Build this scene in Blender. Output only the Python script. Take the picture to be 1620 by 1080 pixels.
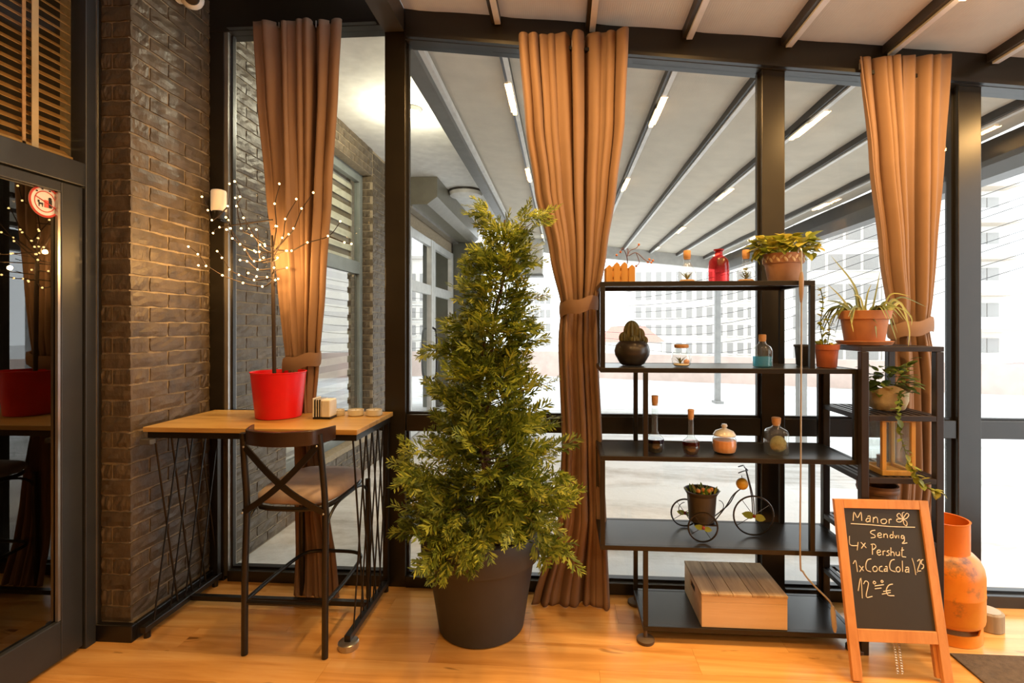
import bpy, bmesh, math, random
from mathutils import Vector, Matrix, Euler, noise as mnoise

random.seed(7)
for o in list(bpy.data.objects): bpy.data.objects.remove(o, do_unlink=True)
SC = bpy.context.scene
COL = SC.collection
PI = math.pi

# ------------------------------------------------------------------ camera
FPX, PPX, PPY, CAMH = 800.0, 837.0, 516.0, 1.6
YAW = math.atan(53.0 / FPX)
cd = bpy.data.cameras.new('camera'); cam = bpy.data.objects.new('camera', cd); COL.objects.link(cam)
cam.location = (0, 0, CAMH); cam.rotation_euler = (PI/2, 0, YAW)
cd.sensor_width = 36.0; cd.lens = FPX/1620.0*36.0
cd.shift_x = (810-PPX)/1620.0; cd.shift_y = (PPY-540)/1620.0
cd.clip_start = 0.05; cd.clip_end = 500
SC.camera = cam

# ------------------------------------------------------------------ world, exposure
w = bpy.data.worlds.new('overcast_sky'); SC.world = w; w.use_nodes = True
bg = w.node_tree.nodes['Background']
bg.inputs[0].default_value = (0.93, 0.97, 1.0, 1); bg.inputs[1].default_value = 3.3
SC.view_settings.view_transform = 'Standard'; SC.view_settings.look = 'None'
SC.view_settings.gamma = 1.0; SC.view_settings.use_curve_mapping = False
SC.view_settings.exposure = 0.0
LAMP_W = 30.0          # power of each warm light bar in the room
WARM = (1.0, 0.57, 0.20)

# ------------------------------------------------------------------ measuring helpers (photograph pixel -> place)
_d = (-math.sin(YAW), math.cos(YAW)); _r = (math.cos(YAW), math.sin(YAW))
def ray(x, y):
    u = (x-PPX)/FPX; v = (PPY-y)/FPX
    return Vector((_d[0]+_r[0]*u, _d[1]+_r[1]*u, v))
def at(x, y, Y):
    q = ray(x, y); t = Y/q.y; return Vector((q.x*t, Y, CAMH+q.z*t))
def onz(x, y, z=0.0):
    q = ray(x, y); t = (z-CAMH)/q.z; return Vector((q.x*t, q.y*t, z))
def onplane(x, y, O, N):
    q = ray(x, y); C = Vector((0, 0, CAMH)); t = (O-C).dot(N)/q.dot(N); return C+q*t
def R(a, b): return random.uniform(a, b)

# ------------------------------------------------------------------ mesh helpers
class MB:
    def __init__(s): s.v = []; s.f = []
    def add(s, vs, fs):
        n = len(s.v); s.v += [tuple(p) for p in vs]; s.f += [tuple(i+n for i in f) for f in fs]; return s
    def bb(s, a, b):
        x0, y0, z0 = a; x1, y1, z1 = b
        vs = [(x0,y0,z0),(x1,y0,z0),(x1,y1,z0),(x0,y1,z0),(x0,y0,z1),(x1,y0,z1),(x1,y1,z1),(x0,y1,z1)]
        return s.add(vs, [(0,3,2,1),(4,5,6,7),(0,1,5,4),(1,2,6,5),(2,3,7,6),(3,0,4,7)])
    def hexa(s, lo, hi):   # four points below, four above (counter-clockwise)
        return s.add(list(lo)+list(hi), [(3,2,1,0),(4,5,6,7),(0,1,5,4),(1,2,6,5),(2,3,7,6),(3,0,4,7)])
    def bar(s, p0, p1, wx, wz, up=(0,0,1)):   # square bar between two points
        p0 = Vector(p0); p1 = Vector(p1); d = (p1-p0).normalized(); up = Vector(up)
        if abs(d.dot(up)) > 0.95: up = Vector((0,1,0))
        a = d.cross(up).normalized()*wx/2; b = a.cross(d).normalized()*wz/2
        q = lambda c: [c-a-b, c+a-b, c+a+b, c-a+b]
        vs = q(p0)+q(p1)
        return s.add(vs, [(0,1,2,3),(7,6,5,4),(0,4,5,1),(1,5,6,2),(2,6,7,3),(3,7,4,0)])
    def tube(s, pts, r, n=8, closed=False, flat=1.0):
        pts = [Vector(p) for p in pts]; m = len(pts); rs = r if isinstance(r, (list, tuple)) else [r]*m
        vs = []; prev = None
        for i, p in enumerate(pts):
            if closed: t = pts[(i+1) % m]-pts[i-1]
            else: t = pts[min(i+1, m-1)]-pts[max(i-1, 0)]
            t.normalize()
            if prev is None:
                a = t.cross(Vector((0,0,1)))
                if a.length < 0.1: a = t.cross(Vector((0,1,0)))
            else:
                a = prev-t*prev.dot(t)
                if a.length < 1e-5: a = t.cross(Vector((0,1,0)))
            a.normalize(); prev = a; b = t.cross(a)
            for k in range(n):
                an = 2*PI*k/n; vs.append(p+(a*math.cos(an)+b*math.sin(an)*flat)*rs[i])
        fs = []
        for i in range(m if closed else m-1):
            j = (i+1) % m
            for k in range(n): fs.append((i*n+k, i*n+(k+1) % n, j*n+(k+1) % n, j*n+k))
        if not closed: fs.append(tuple(range(n-1, -1, -1))); fs.append(tuple((m-1)*n+k for k in range(n)))
        return s.add(vs, fs)
    def lathe(s, prof, c, n=32, cap0=True, cap1=True, ax=None):
        c = Vector(c); vs = []; M = ax or Matrix.Identity(3)
        for (r, z) in prof:
            for k in range(n):
                an = 2*PI*k/n; vs.append(c+M @ Vector((r*math.cos(an), r*math.sin(an), z)))
        fs = []; m = len(prof)
        for i in range(m-1):
            for k in range(n): fs.append((i*n+k, i*n+(k+1) % n, (i+1)*n+(k+1) % n, (i+1)*n+k))
        if cap0: fs.append(tuple(range(n-1, -1, -1)))
        if cap1: fs.append(tuple((m-1)*n+k for k in range(n)))
        return s.add(vs, fs)
    def ball(s, c, r, n=8, sq=(1,1,1)):
        prof = []
        vs = []; c = Vector(c); m = max(4, n//2+1)
        for i in range(1, m):
            th = PI*i/m
            for k in range(n):
                an = 2*PI*k/n; vs.append(c+Vector((math.sin(th)*math.cos(an)*sq[0], math.sin(th)*math.sin(an)*sq[1], math.cos(th)*sq[2]))*r)
        vs.append(c+Vector((0,0,r*sq[2]))); vs.append(c-Vector((0,0,r*sq[2]))); T = len(vs)-2; B = T+1
        fs = []
        for i in range(m-2):
            for k in range(n): fs.append((i*n+k, (i+1)*n+k, (i+1)*n+(k+1) % n, i*n+(k+1) % n))
        for k in range(n):
            fs.append((T, k, (k+1) % n)); fs.append((B, (m-2)*n+(k+1) % n, (m-2)*n+k))
        return s.add(vs, fs)
    def mesh(s, name, mat, off=(0,0,0), smooth=None):
        me = bpy.data.meshes.new(name); ox, oy, oz = off
        me.from_pydata([(x-ox, y-oy, z-oz) for x, y, z in s.v], [], s.f)
        if smooth is not None:
            me.polygons.foreach_set('use_smooth', [True]*len(me.polygons))
            me.set_sharp_from_angle(angle=math.radians(smooth))
        me.update(); me.materials.append(mat); return me
    def build(s, name, mat, parent=None, smooth=None, bevel=0, label=None, kind=None):
        off = WL[parent.name] if parent else s.base()
        me = s.mesh(name, mat, off, smooth)
        o = bpy.data.objects.new(name, me); COL.objects.link(o)
        if parent: o.parent = parent; WL[o.name] = off
        else: o.location = off; WL[o.name] = off
        if bevel:
            b = o.modifiers.new('bevel', 'BEVEL'); b.width = bevel; b.segments = 2; b.limit_method = 'ANGLE'
        if label: o['label'] = label
        if kind: o['kind'] = kind
        return o
    def base(s):
        xs = [p[0] for p in s.v]; ys = [p[1] for p in s.v]; zs = [p[2] for p in s.v]
        return Vector(((min(xs)+max(xs))/2, (min(ys)+max(ys))/2, min(zs)))
WL = {}
def thing(name, label, cat, loc, group=None):
    o = bpy.data.objects.new(name, None); COL.objects.link(o); o.empty_display_size = 0.1
    o.location = loc; WL[o.name] = Vector(loc); o['label'] = label; o['category'] = cat
    if group: o['group'] = group
    return o
def tag(o, label, cat, group=None):
    o['label'] = label; o['category'] = cat
    if group: o['group'] = group
    return o
def struct(o, label=None):
    o['kind'] = 'structure'
    if label: o['label'] = label
    return o
def sroot(name, loc, label):
    o = bpy.data.objects.new(name, None); COL.objects.link(o); o.location = loc; WL[o.name] = Vector(loc)
    o['kind'] = 'structure'; o['label'] = label; return o
def inst(name, me, parent, loc, rot=None, scale=None):   # shared-mesh piece, world position
    o = bpy.data.objects.new(name, me); COL.objects.link(o)
    if parent: o.parent = parent; o.location = Vector(loc)-WL[parent.name]
    else: o.location = loc
    WL[o.name] = Vector(loc)
    if rot is not None: o.rotation_euler = rot
    if scale is not None: o.scale = scale if hasattr(scale, '__len__') else (scale,)*3
    return o
def arc(c, r, a0, a1, n, ax='xz'):
    out = []
    for i in range(n+1):
        a = a0+(a1-a0)*i/n; q = (math.cos(a)*r, math.sin(a)*r)
        out.append(Vector(c)+(Vector((q[0],0,q[1])) if ax == 'xz' else Vector((q[0],q[1],0)) if ax == 'xy' else Vector((0,q[0],q[1]))))
    return out
def bez(pts, n=10):   # smooth curve through points (Catmull-Rom)
    P = [Vector(p) for p in pts]; P = [2*P[0]-P[1]]+P+[2*P[-1]-P[-2]]; out = []
    for i in range(1, len(P)-2):
        for k in range(n):
            t = k/n; a, b, c, d = P[i-1], P[i], P[i+1], P[i+2]
            out.append(0.5*((2*b)+(c-a)*t+(2*a-5*b+4*c-d)*t*t+(3*b-a-3*c+d)*t**3))
    out.append(P[-2]); return out

# ------------------------------------------------------------------ materials
def nodes(name):
    m = bpy.data.materials.new(name); m.use_nodes = True; nt = m.node_tree
    b = nt.nodes['Principled BSDF']; return m, nt, b
def ramp(nt, fac, stops):
    r = nt.nodes.new('ShaderNodeValToRGB'); e = r.color_ramp.elements
    while len(e) < len(stops): e.new(0.5)
    for el, (p, c) in zip(e, stops): el.position = p; el.color = (*c, 1)
    nt.links.new(fac, r.inputs[0]); return r.outputs[0]
def coord(nt, scale=(1,1,1), kind='Object', rnd=False):
    t = nt.nodes.new('ShaderNodeTexCoord'); mp = nt.nodes.new('ShaderNodeMapping'); mp.inputs['Scale'].default_value = scale
    out = t.outputs[kind]
    if rnd:
        oi = nt.nodes.new('ShaderNodeObjectInfo'); ad = nt.nodes.new('ShaderNodeVectorMath'); ad.operation = 'MULTIPLY_ADD'
        cmb = nt.nodes.new('ShaderNodeCombineXYZ')
        for i in range(3): nt.links.new(oi.outputs['Random'], cmb.inputs[i])
        ad.inputs[1].default_value = (37, 53, 71); nt.links.new(cmb.outputs[0], ad.inputs[0]); nt.links.new(out, ad.inputs[2]); out = ad.outputs[0]
    nt.links.new(out, mp.inputs[0]); return mp.outputs[0]
def noise(nt, vec, scale, detail=4, rough=0.55, dist=0):
    n = nt.nodes.new('ShaderNodeTexNoise'); n.inputs['Scale'].default_value = scale; n.inputs['Detail'].default_value = detail
    n.inputs['Roughness'].default_value = rough; n.inputs['Distortion'].default_value = dist
    nt.links.new(vec, n.inputs['Vector']); return n.outputs['Fac']
def bump(nt, b, h, strength=0.3, dist=0.01):
    n = nt.nodes.new('ShaderNodeBump'); n.inputs['Strength'].default_value = strength; n.inputs['Distance'].default_value = dist
    nt.links.new(h, n.inputs['Height']); nt.links.new(n.outputs[0], b.inputs['Normal'])
def mk(name, c1, c2=None, rough=0.5, scale=8, stretch=(1,1,1), metal=0, bmp=0, bscale=60, rnd=False, emit=None, es=0, sheen=0, spec=0.5):
    m, nt, b = nodes(name)
    b.inputs['Roughness'].default_value = rough; b.inputs['Metallic'].default_value = metal; b.inputs['Specular IOR Level'].default_value = spec
    c2 = c2 or tuple(x*0.82 for x in c1)
    v = coord(nt, stretch, 'Object', rnd)
    f = noise(nt, v, scale)
    nt.links.new(ramp(nt, f, [(0.32, c2), (0.68, c1)]), b.inputs['Base Color'])
    if bmp: bump(nt, b, noise(nt, v, bscale), bmp)
    if emit: b.inputs['Emission Color'].default_value = (*emit, 1); b.inputs['Emission Strength'].default_value = es
    if sheen: b.inputs['Sheen Weight'].default_value = sheen
    return m
def mkwood(name, dark, mid, light, axis=0, grain=1.0, rough=0.35, rnd=True, knots=False, bmp=0.05):
    m, nt, b = nodes(name); st = [14*grain]*3; st[axis] = 1.1*grain
    v = coord(nt, tuple(st), 'Object', rnd)
    f = noise(nt, v, 1.6, 6, 0.6, 0.8)
    col = ramp(nt, f, [(0.25, dark), (0.5, mid), (0.75, light)])
    if knots:
        st2 = [9.0]*3; st2[axis] = 2.2
        k = noise(nt, coord(nt, tuple(st2), 'Object', rnd), 1.0, 3, 0.5, 1.5)
        mx = nt.nodes.new('ShaderNodeMix'); mx.data_type = 'RGBA'
        kf = nt.nodes.new('ShaderNodeMapRange'); kf.inputs[1].default_value = 0.67; kf.inputs[2].default_value = 0.76
        nt.links.new(k, kf.inputs[0]); nt.links.new(kf.outputs[0], mx.inputs[0]); nt.links.new(col, mx.inputs[6])
        mx.inputs[7].default_value = (*[c*0.45 for c in dark], 1); col = mx.outputs[2]
    nt.links.new(col, b.inputs['Base Color']); b.inputs['Roughness'].default_value = rough
    if bmp: bump(nt, b, f, bmp)
    return m
def mkglass(name, tint=(1,1,1), ior=1.45, mult=1.0, refl=(1,1,1), body=0.0, edge=None, bcol=None):
    m = bpy.data.materials.new(name); m.use_nodes = True; nt = m.node_tree; nt.nodes.clear()
    out = nt.nodes.new('ShaderNodeOutputMaterial'); tr = nt.nodes.new('ShaderNodeBsdfTransparent'); tr.inputs[0].default_value = (*tint, 1)
    gl = nt.nodes.new('ShaderNodeBsdfGlossy'); gl.inputs['Roughness'].default_value = 0.0; gl.inputs[0].default_value = (*refl, 1)
    fr = nt.nodes.new('ShaderNodeFresnel'); fr.inputs[0].default_value = ior
    ge = nt.nodes.new('ShaderNodeNewGeometry'); inv = nt.nodes.new('ShaderNodeMath'); inv.operation = 'SUBTRACT'; inv.inputs[0].default_value = 1.0; nt.links.new(ge.outputs['Backfacing'], inv.inputs[1])
    m2 = nt.nodes.new('ShaderNodeMath'); m2.operation = 'MULTIPLY'; nt.links.new(fr.outputs[0], m2.inputs[0]); nt.links.new(inv.outputs[0], m2.inputs[1])
    mt = nt.nodes.new('ShaderNodeMath'); mt.operation = 'MULTIPLY'; mt.inputs[1].default_value = mult; mt.use_clamp = True
    mx = nt.nodes.new('ShaderNodeMixShader')
    nt.links.new(m2.outputs[0], mt.inputs[0]); nt.links.new(mt.outputs[0], mx.inputs[0])
    base_out = tr.outputs[0]
    if edge is not None:      # thicker glass where the wall is seen edge-on
        lw = nt.nodes.new('ShaderNodeLayerWeight'); lw.inputs[0].default_value = 0.35
        nt.links.new(ramp(nt, lw.outputs['Facing'], [(0.45, tint), (0.95, edge)]), tr.inputs[0])
    if body:                  # slightly milky body
        df = nt.nodes.new('ShaderNodeBsdfDiffuse'); tl = nt.nodes.new('ShaderNodeBsdfTranslucent'); bc_ = bcol or tint
        df.inputs[0].default_value = (*bc_, 1); tl.inputs[0].default_value = (*bc_, 1)
        a1 = nt.nodes.new('ShaderNodeMixShader'); nt.links.new(df.outputs[0], a1.inputs[1]); nt.links.new(tl.outputs[0], a1.inputs[2])
        a2 = nt.nodes.new('ShaderNodeMixShader'); a2.inputs[0].default_value = body; nt.links.new(tr.outputs[0], a2.inputs[1]); nt.links.new(a1.outputs[0], a2.inputs[2]); base_out = a2.outputs[0]
    nt.links.new(base_out, mx.inputs[1]); nt.links.new(gl.outputs[0], mx.inputs[2]); nt.links.new(mx.outputs[0], out.inputs[0])
    return m
def mkcloth(name, c, trans=0.3, stripes=0):
    m, nt, b = nodes(name); out = nt.nodes['Material Output']
    v = coord(nt, (1,1,1)); f = noise(nt, v, 5, 3)
    col = ramp(nt, f, [(0.3, tuple(x*0.88 for x in c)), (0.7, c)]); nt.links.new(col, b.inputs['Base Color']); b.inputs['Roughness'].default_value = 0.75
    if stripes:
        wv = nt.nodes.new('ShaderNodeTexWave'); wv.inputs['Scale'].default_value = stripes; wv.inputs['Distortion'].default_value = 1.0
        nt.links.new(v, wv.inputs[0]); bump(nt, b, wv.outputs['Fac'], 0.15, 0.004)
    tl = nt.nodes.new('ShaderNodeBsdfTranslucent'); nt.links.new(col, tl.inputs[0])
    mx = nt.nodes.new('ShaderNodeMixShader'); mx.inputs[0].default_value = trans
    nt.links.new(b.outputs[0], mx.inputs[1]); nt.links.new(tl.outputs[0], mx.inputs[2]); nt.links.new(mx.outputs[0], out.inputs[0])
    return m
def mkleaf(name, c1, c2, c3, trans=0.25, rough=0.5):
    m, nt, b = nodes(name); out = nt.nodes['Material Output']
    g = nt.nodes.new('ShaderNodeNewGeometry'); oi = nt.nodes.new('ShaderNodeObjectInfo')
    ad = nt.nodes.new('ShaderNodeMath'); ad.operation = 'ADD'; nt.links.new(g.outputs['Random Per Island'], ad.inputs[0]); nt.links.new(oi.outputs['Random'], ad.inputs[1])
    fr = nt.nodes.new('ShaderNodeMath'); fr.operation = 'FRACT'; nt.links.new(ad.outputs[0], fr.inputs[0])
    col = ramp(nt, fr.outputs[0], [(0.0, c1), (0.5, c2), (1.0, c3)])
    nt.links.new(col, b.inputs['Base Color']); b.inputs['Roughness'].default_value = rough
    tl = nt.nodes.new('ShaderNodeBsdfTranslucent'); nt.links.new(col, tl.inputs[0])
    mx = nt.nodes.new('ShaderNodeMixShader'); mx.inputs[0].default_value = trans
    nt.links.new(b.outputs[0], mx.inputs[1]); nt.links.new(tl.outputs[0], mx.inputs[2]); nt.links.new(mx.outputs[0], out.inputs[0])
    return m
def emitmat(name, c, s):
    return mk(name, (0.8,0.8,0.8), emit=c, es=s)

M = {}
M['black'] = mk('black_metal', (0.010,0.009,0.008), (0.007,0.006,0.006), rough=0.36)
M['frame'] = mk('window_frame_paint', (0.018,0.015,0.011), (0.014,0.012,0.009), rough=0.30)
M['doorframe'] = mk('door_frame_paint', (0.030,0.033,0.036), (0.024,0.027,0.030), rough=0.42, bmp=0.02, bscale=200)
M['silver'] = mk('bare_aluminium', (0.55,0.53,0.50), rough=0.3, metal=0.9)
M['brick'] = mk('brick', (0.120,0.088,0.052), (0.058,0.042,0.025), rough=0.5, scale=9, bmp=0.8, bscale=16, rnd=True)
M['brickout'] = mk('brick_outdoors', (0.125,0.098,0.068), (0.062,0.047,0.032), rough=0.62, scale=9, bmp=0.5, bscale=26, rnd=True)
M['mortar'] = mk('mortar', (0.36,0.29,0.19), (0.27,0.21,0.14), rough=0.9, scale=30, bmp=0.5, bscale=90)
M['fabric'] = mkcloth('roof_fabric', (0.56,0.50,0.405), 0.05, 26)
M['rafter'] = mk('rafter_paint', (0.045,0.038,0.032), rough=0.4)
M['white'] = mk('white_paint', (0.78,0.77,0.74), rough=0.5)
M['soffit'] = mk('soffit_paint', (0.80,0.79,0.76), rough=0.6)
M['led'] = emitmat('led_strip', (1.0,0.62,0.24), 6)
M['ledcold'] = emitmat('round_led', (1.0,0.95,0.72), 22)
M['floor'] = mkwood('oak_laminate', (0.50,0.21,0.045), (0.75,0.39,0.115), (0.86,0.52,0.20), 0, 0.45, 0.22, True, True, 0.0)
M['curtain'] = mkcloth('curtain_cloth', (0.270,0.163,0.102), 0.06)
M['glass'] = mkglass('window_glass', (0.97,0.985,0.98))
M['doorglass'] = mkglass('tinted_door_glass', (0.28,0.27,0.25), 1.55, 2.2)
M['table'] = mkwood('table_wood', (0.30,0.165,0.045), (0.48,0.29,0.085), (0.60,0.40,0.15), 0, 0.6, 0.35, False)
M['orangewood'] = mkwood('orange_pine', (0.50,0.20,0.06), (0.64,0.29,0.10), (0.72,0.36,0.14), 2, 0.8, 0.4, False)
M['redplastic'] = mk('red_plastic', (0.80,0.008,0.014), (0.72,0.006,0.012), rough=0.35)
M['anthracite'] = mk('dark_planter_plastic', (0.040,0.042,0.046), (0.034,0.036,0.040), rough=0.55)
M['seat'] = mk('seat_velvet', (0.46,0.36,0.33), (0.26,0.20,0.185), rough=0.8, scale=7, sheen=0.4)
M['terracotta'] = mk('terracotta', (0.50,0.225,0.11), (0.43,0.19,0.088), rough=0.75, scale=14)
M['clay'] = mk('pale_clay', (0.46,0.25,0.15), (0.38,0.20,0.12), rough=0.8, scale=14)
M['cork'] = mk('cork', (0.55,0.33,0.16), (0.43,0.24,0.11), rough=0.9, scale=60)
M['clear'] = mkglass('bottle_glass', (0.95,0.97,0.96), 1.5, 1.5, body=0.05, bcol=(0.8,0.82,0.8), edge=(0.42,0.45,0.44))
M['redglass'] = mkglass('red_bottle_glass', (0.97,0.24,0.25), 1.5, 1.0, body=0.10, bcol=(0.8,0.05,0.06), edge=(0.55,0.03,0.04))
M['blueglass'] = mkglass('blue_liquid', (0.22,0.72,0.90), 1.3, 0.5, body=0.45, bcol=(0.12,0.55,0.75))
M['wine'] = mkglass('purple_liquid', (0.22,0.09,0.14), 1.33, 1.0)
M['rose'] = mkglass('red_brown_liquid', (0.50,0.14,0.12), 1.33, 1.0)
M['gas'] = mk('orange_cylinder_paint', (0.86,0.23,0.015), (0.74,0.17,0.010), rough=0.38, scale=5)
M['soil'] = mk('soil', (0.05,0.03,0.02), rough=1.0, scale=60, bmp=0.8)
M['bark'] = mk('bark', (0.16,0.075,0.045), (0.07,0.035,0.022), rough=0.9, scale=40, stretch=(1,1,0.2), bmp=0.5)
M['twig'] = mk('dark_twig', (0.035,0.022,0.016), rough=0.8)
M['thuja'] = mkleaf('conifer_green', (0.050,0.085,0.010), (0.175,0.240,0.026), (0.44,0.49,0.07), 0.30)
M['leafy'] = mkleaf('leaf_yellow_green', (0.16,0.22,0.02), (0.30,0.33,0.04), (0.48,0.42,0.08), 0.3)
M['leafdk'] = mkleaf('leaf_dark_green', (0.04,0.075,0.015), (0.10,0.16,0.025), (0.22,0.26,0.04), 0.2)
M['aloe'] = mkleaf('strap_leaf_green', (0.09,0.13,0.05), (0.16,0.20,0.06), (0.36,0.36,0.10), 0.2)
M['airplant'] = mkleaf('air_plant_green', (0.12,0.16,0.07), (0.20,0.24,0.10), (0.30,0.30,0.12), 0.2)
M['crate'] = mkwood('pale_crate_wood', (0.56,0.38,0.20), (0.70,0.51,0.31), (0.77,0.60,0.40), 0, 0.6, 0.6, False, True)
M['cratetop'] = mkwood('weathered_crate_wood', (0.20,0.125,0.06), (0.46,0.32,0.18), (0.64,0.48,0.29), 1, 0.9, 0.7, True)
M['chalkboard'] = mk('chalkboard_black', (0.038,0.035,0.031), (0.030,0.028,0.025), rough=0.6, scale=3)
M['chalk'] = mk('chalk', (0.80,0.76,0.66), rough=0.95)
M['snow'] = None
# ================================================================== THE SETTING
YG = 3.09                                    # plane of the glass wall
XW = -2.20                                   # face of the brick wall
XD = -2.37                                   # plane of the door
XR = 3.27                                    # right edge of the roof
def zr(X): return 3.480-0.118*(X+0.965)      # underside of the rafters
def zf(X): return zr(X)+0.065                # roof fabric
def zb(X): return 3.352-0.117*(X+0.965)      # underside of the beam
RAF = [-0.965+0.565*i for i in range(1, 8)]

# ---- floor with planks
fl = MB().bb((-2.6,-3.6,-0.12), (3.4,3.14,-0.006)).build('floor', M['soil'])
struct(fl, 'glossy orange oak laminate floor')
pm = MB().bb((0.0004,0.0004,0), (1.2796,0.1896,0.0065)).mesh('plank', M['floor'])
row = 0; y = 3.13
while y > -3.6:
    y -= 0.19; row += 1
    x = -2.6-(row*0.47 % 1.28)
    while x < 3.4:
        x0 = max(x, -2.6); x1 = min(x+1.28, 3.4)
        if x1-x0 > 0.02:
            o = inst('plank', pm, fl, (x0, y, -0.0065)); o.scale = ((x1-x0)/1.28, 1, 1)
        x += 1.28

# ---- glass wall
wb = sroot('wall_back', (0.5, YG, 0), 'floor to ceiling glass wall in dark metal frames')
zt = at(900, 658, 3.06).z; zt0 = at(900, 685, 3.06).z
PX_ = [(-2.245,-2.125), (-1.090,-0.962), (1.164,1.296), (2.256,2.382), (3.20,3.34)]
for i, (a, b) in enumerate(PX_):
    top = 3.47 if b < 0 else zb(b)+0.02
    MB().bb((a, 3.045, 0), (b, 3.15, top)).build('post', M['frame'], wb, bevel=0.004)
MB().bb((-2.125, 3.05, 0.03), (-2.100, 3.13, 3.46)).build('silver_strip', M['silver'], wb, label='bare aluminium edge strip')
MB().bb((-2.26, 3.04, 3.45), (-0.96, 3.16, 3.82)).build('beam', M['frame'], wb)
a, b = -0.962, 3.34
MB().hexa([(a,3.03,zb(a)),(b,3.03,zb(b)),(b,3.15,zb(b)),(a,3.15,zb(a))], [(a,3.03,zf(a)),(b,3.03,zf(b)),(b,3.15,zf(b)),(a,3.15,zf(a))]).build('beam', M['frame'], wb, bevel=0.004)
for i in range(4):
    a = PX_[i][1]+0.001; b = PX_[i+1][0]-0.001
    if i == 0: a = -2.10
    MB().bb((a, 3.04, 0), (b, 3.15, 0.068)).build('sill', M['frame'], wb, bevel=0.003)
    MB().bb((a, 3.055, zt0), (b, 3.14, zt)).build('transom', M['frame'], wb, bevel=0.003)
    # thin dark bead round each pane
    for (z0, z1) in ((0.068, zt0), (zt, None)):
        t0 = (3.45 if i == 0 else zb(a)) if z1 is None else z1; t1 = (3.45 if i == 0 else zb(b)) if z1 is None else z1
        g = MB(); g.hexa([(a,3.092,z0),(b,3.092,z0),(b,3.098,z0),(a,3.098,z0)], [(a,3.092,t0),(b,3.092,t1),(b,3.098,t1),(a,3.098,t0)])
        g.build('glass_pane', M['glass'], wb)
        q = MB(); q.bb((a,3.08,z0),(a+0.012,3.11,t0-0.004)); q.bb((b-0.012,3.08,z0),(b,3.11,t1-0.004)); q.bb((a+0.012,3.08,z0),(b-0.012,3.11,z0+0.012))
        q.build('glazing_bead', M['black'], wb)

# ---- right side and back of the room (outside the frame, seen only as light and reflections)
wr = sroot('wall_right', (3.27, 0, 0), 'glass side wall of the room')
for y0 in (-3.5, -1.4, 0.8):
    MB().bb((3.21, y0, 0), (3.33, y0+0.12, 2.93)).build('post', M['frame'], wr)
    if y0 < 0.5: MB().bb((3.24, y0+0.12, 0.07), (3.30, y0+2.10, 2.86)).build('daylight_block', mk('daylight_block_brown', (0.25,0.19,0.13), rough=0.8), wr); continue  # solid panels added out of view to cut the daylight indoors
    MB().bb((3.266, y0+0.12, 0.07), (3.272, y0+2.14, 2.86)).build('glass_pane', M['glass'], wr)
MB().bb((3.21,-3.6,2.86), (3.33,3.03,3.04)).build('beam', M['frame'], wr)
MB().bb((3.21,-3.38,0), (3.33,3.04,0.07)).build('sill', M['frame'], wr)
struct(MB().bb((-2.6,-3.75,-0.1), (3.4,-3.6,3.9)).build('wall_front', mk('dark_plaster', (0.30,0.22,0.15), rough=0.8)), 'brown plaster wall behind the viewer')

# ---- ceiling: fabric between rafters, inside; the same roof goes on outside as a pergola
ce = sroot('ceiling', (1.0, -0.2, 3.3), 'cream fabric roof stretched between dark rafters')
def roof(parent, y0, y1):
    xs = [-0.965]+RAF+[XR]
    xs = [x for x in xs if x <= XR]
    for a, b in zip(xs[:-1], xs[1:]):
        if b-a < 0.05: continue
        g = MB(); n = 6; m = 14; vs = []; fs = []
        for j in range(m+1):
            yy = y0+(y1-y0)*j/m
            for i in range(n+1):
                u = i/n; X = a+(b-a)*u
                vs.append((X, yy, zf(X)+0.006*math.sin(j*2.1+i)-0.012*math.sin(PI*u)))
        for j in range(m):
            for i in range(n): k = j*(n+1)+i; fs.append((k, k+n+1, k+n+2, k+1))
        g.add(vs, fs); g.build('fabric_panel', M['fabric'], parent, smooth=40)
    for X in RAF:
        o = MB().bb((X-0.028, y0, zr(X)+0.014), (X+0.028, y1, zf(X)+0.03)).build('rafter', M['rafter'], parent)
        MB().bb((X-0.006, y0+0.01, zr(X)), (X+0.028, y1-0.01, zr(X)+0.0135)).build('rafter_rail', M['white'], o, label='white rail under the rafter')
roof(ce, -3.6, 3.03)
MB().bb((-1.09,-3.6,3.40), (-0.966,3.03,3.64)).build('gutter_beam', M['rafter'], ce)
MB().bb((-2.6,-3.6,3.80), (-1.09,3.03,3.86)).build('side_panel', M['frame'], ce)

# ---- brick return on the left
wl = MB().bb((-2.60,2.455,0.0), (XW-0.022,3.05,3.80)).build('wall_left', M['mortar']); struct(wl, 'dark brown rough brick wall')
BL, BH, JT = 0.245, 0.070, 0.011
def brickmesh(L, seed):
    rs = random.Random(seed); g = MB(); nx, nz = 6, 4; vs = []; fs = []
    for j in range(nz):
        for i in range(nx):
            e = 0 if (i in (0, nx-1) or j in (0, nz-1)) else 1
            vs.append(((0.0045+rs.uniform(0,0.004)+rs.uniform(0,0.006)*e), (i/(nx-1)-0.5)*L+rs.uniform(-.003,.003), (j/(nz-1)-0.5)*BH+rs.uniform(-.003,.003)))
    for j in range(nz-1):
        for i in range(nx-1): k = j*nx+i; fs.append((k, k+1, k+nx+1, k+nx))
    ring = list(range(nx))+[nx*(j+1)-1 for j in range(1, nz)]+[nx*(nz-1)+i for i in range(nx-2, -1, -1)]+[nx*j for j in range(nz-2, 0, -1)]
    b0 = len(vs)
    for k in ring: vs.append((-0.005, vs[k][1], vs[k][2]))
    m = len(ring)
    for q in range(m): fs.append((ring[q], b0+q, b0+(q+1) % m, ring[(q+1) % m]))
    g.add(vs, fs); return g
BR = [brickmesh(BL, k).mesh('brick', M['brick']) for k in range(8)]
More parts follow.
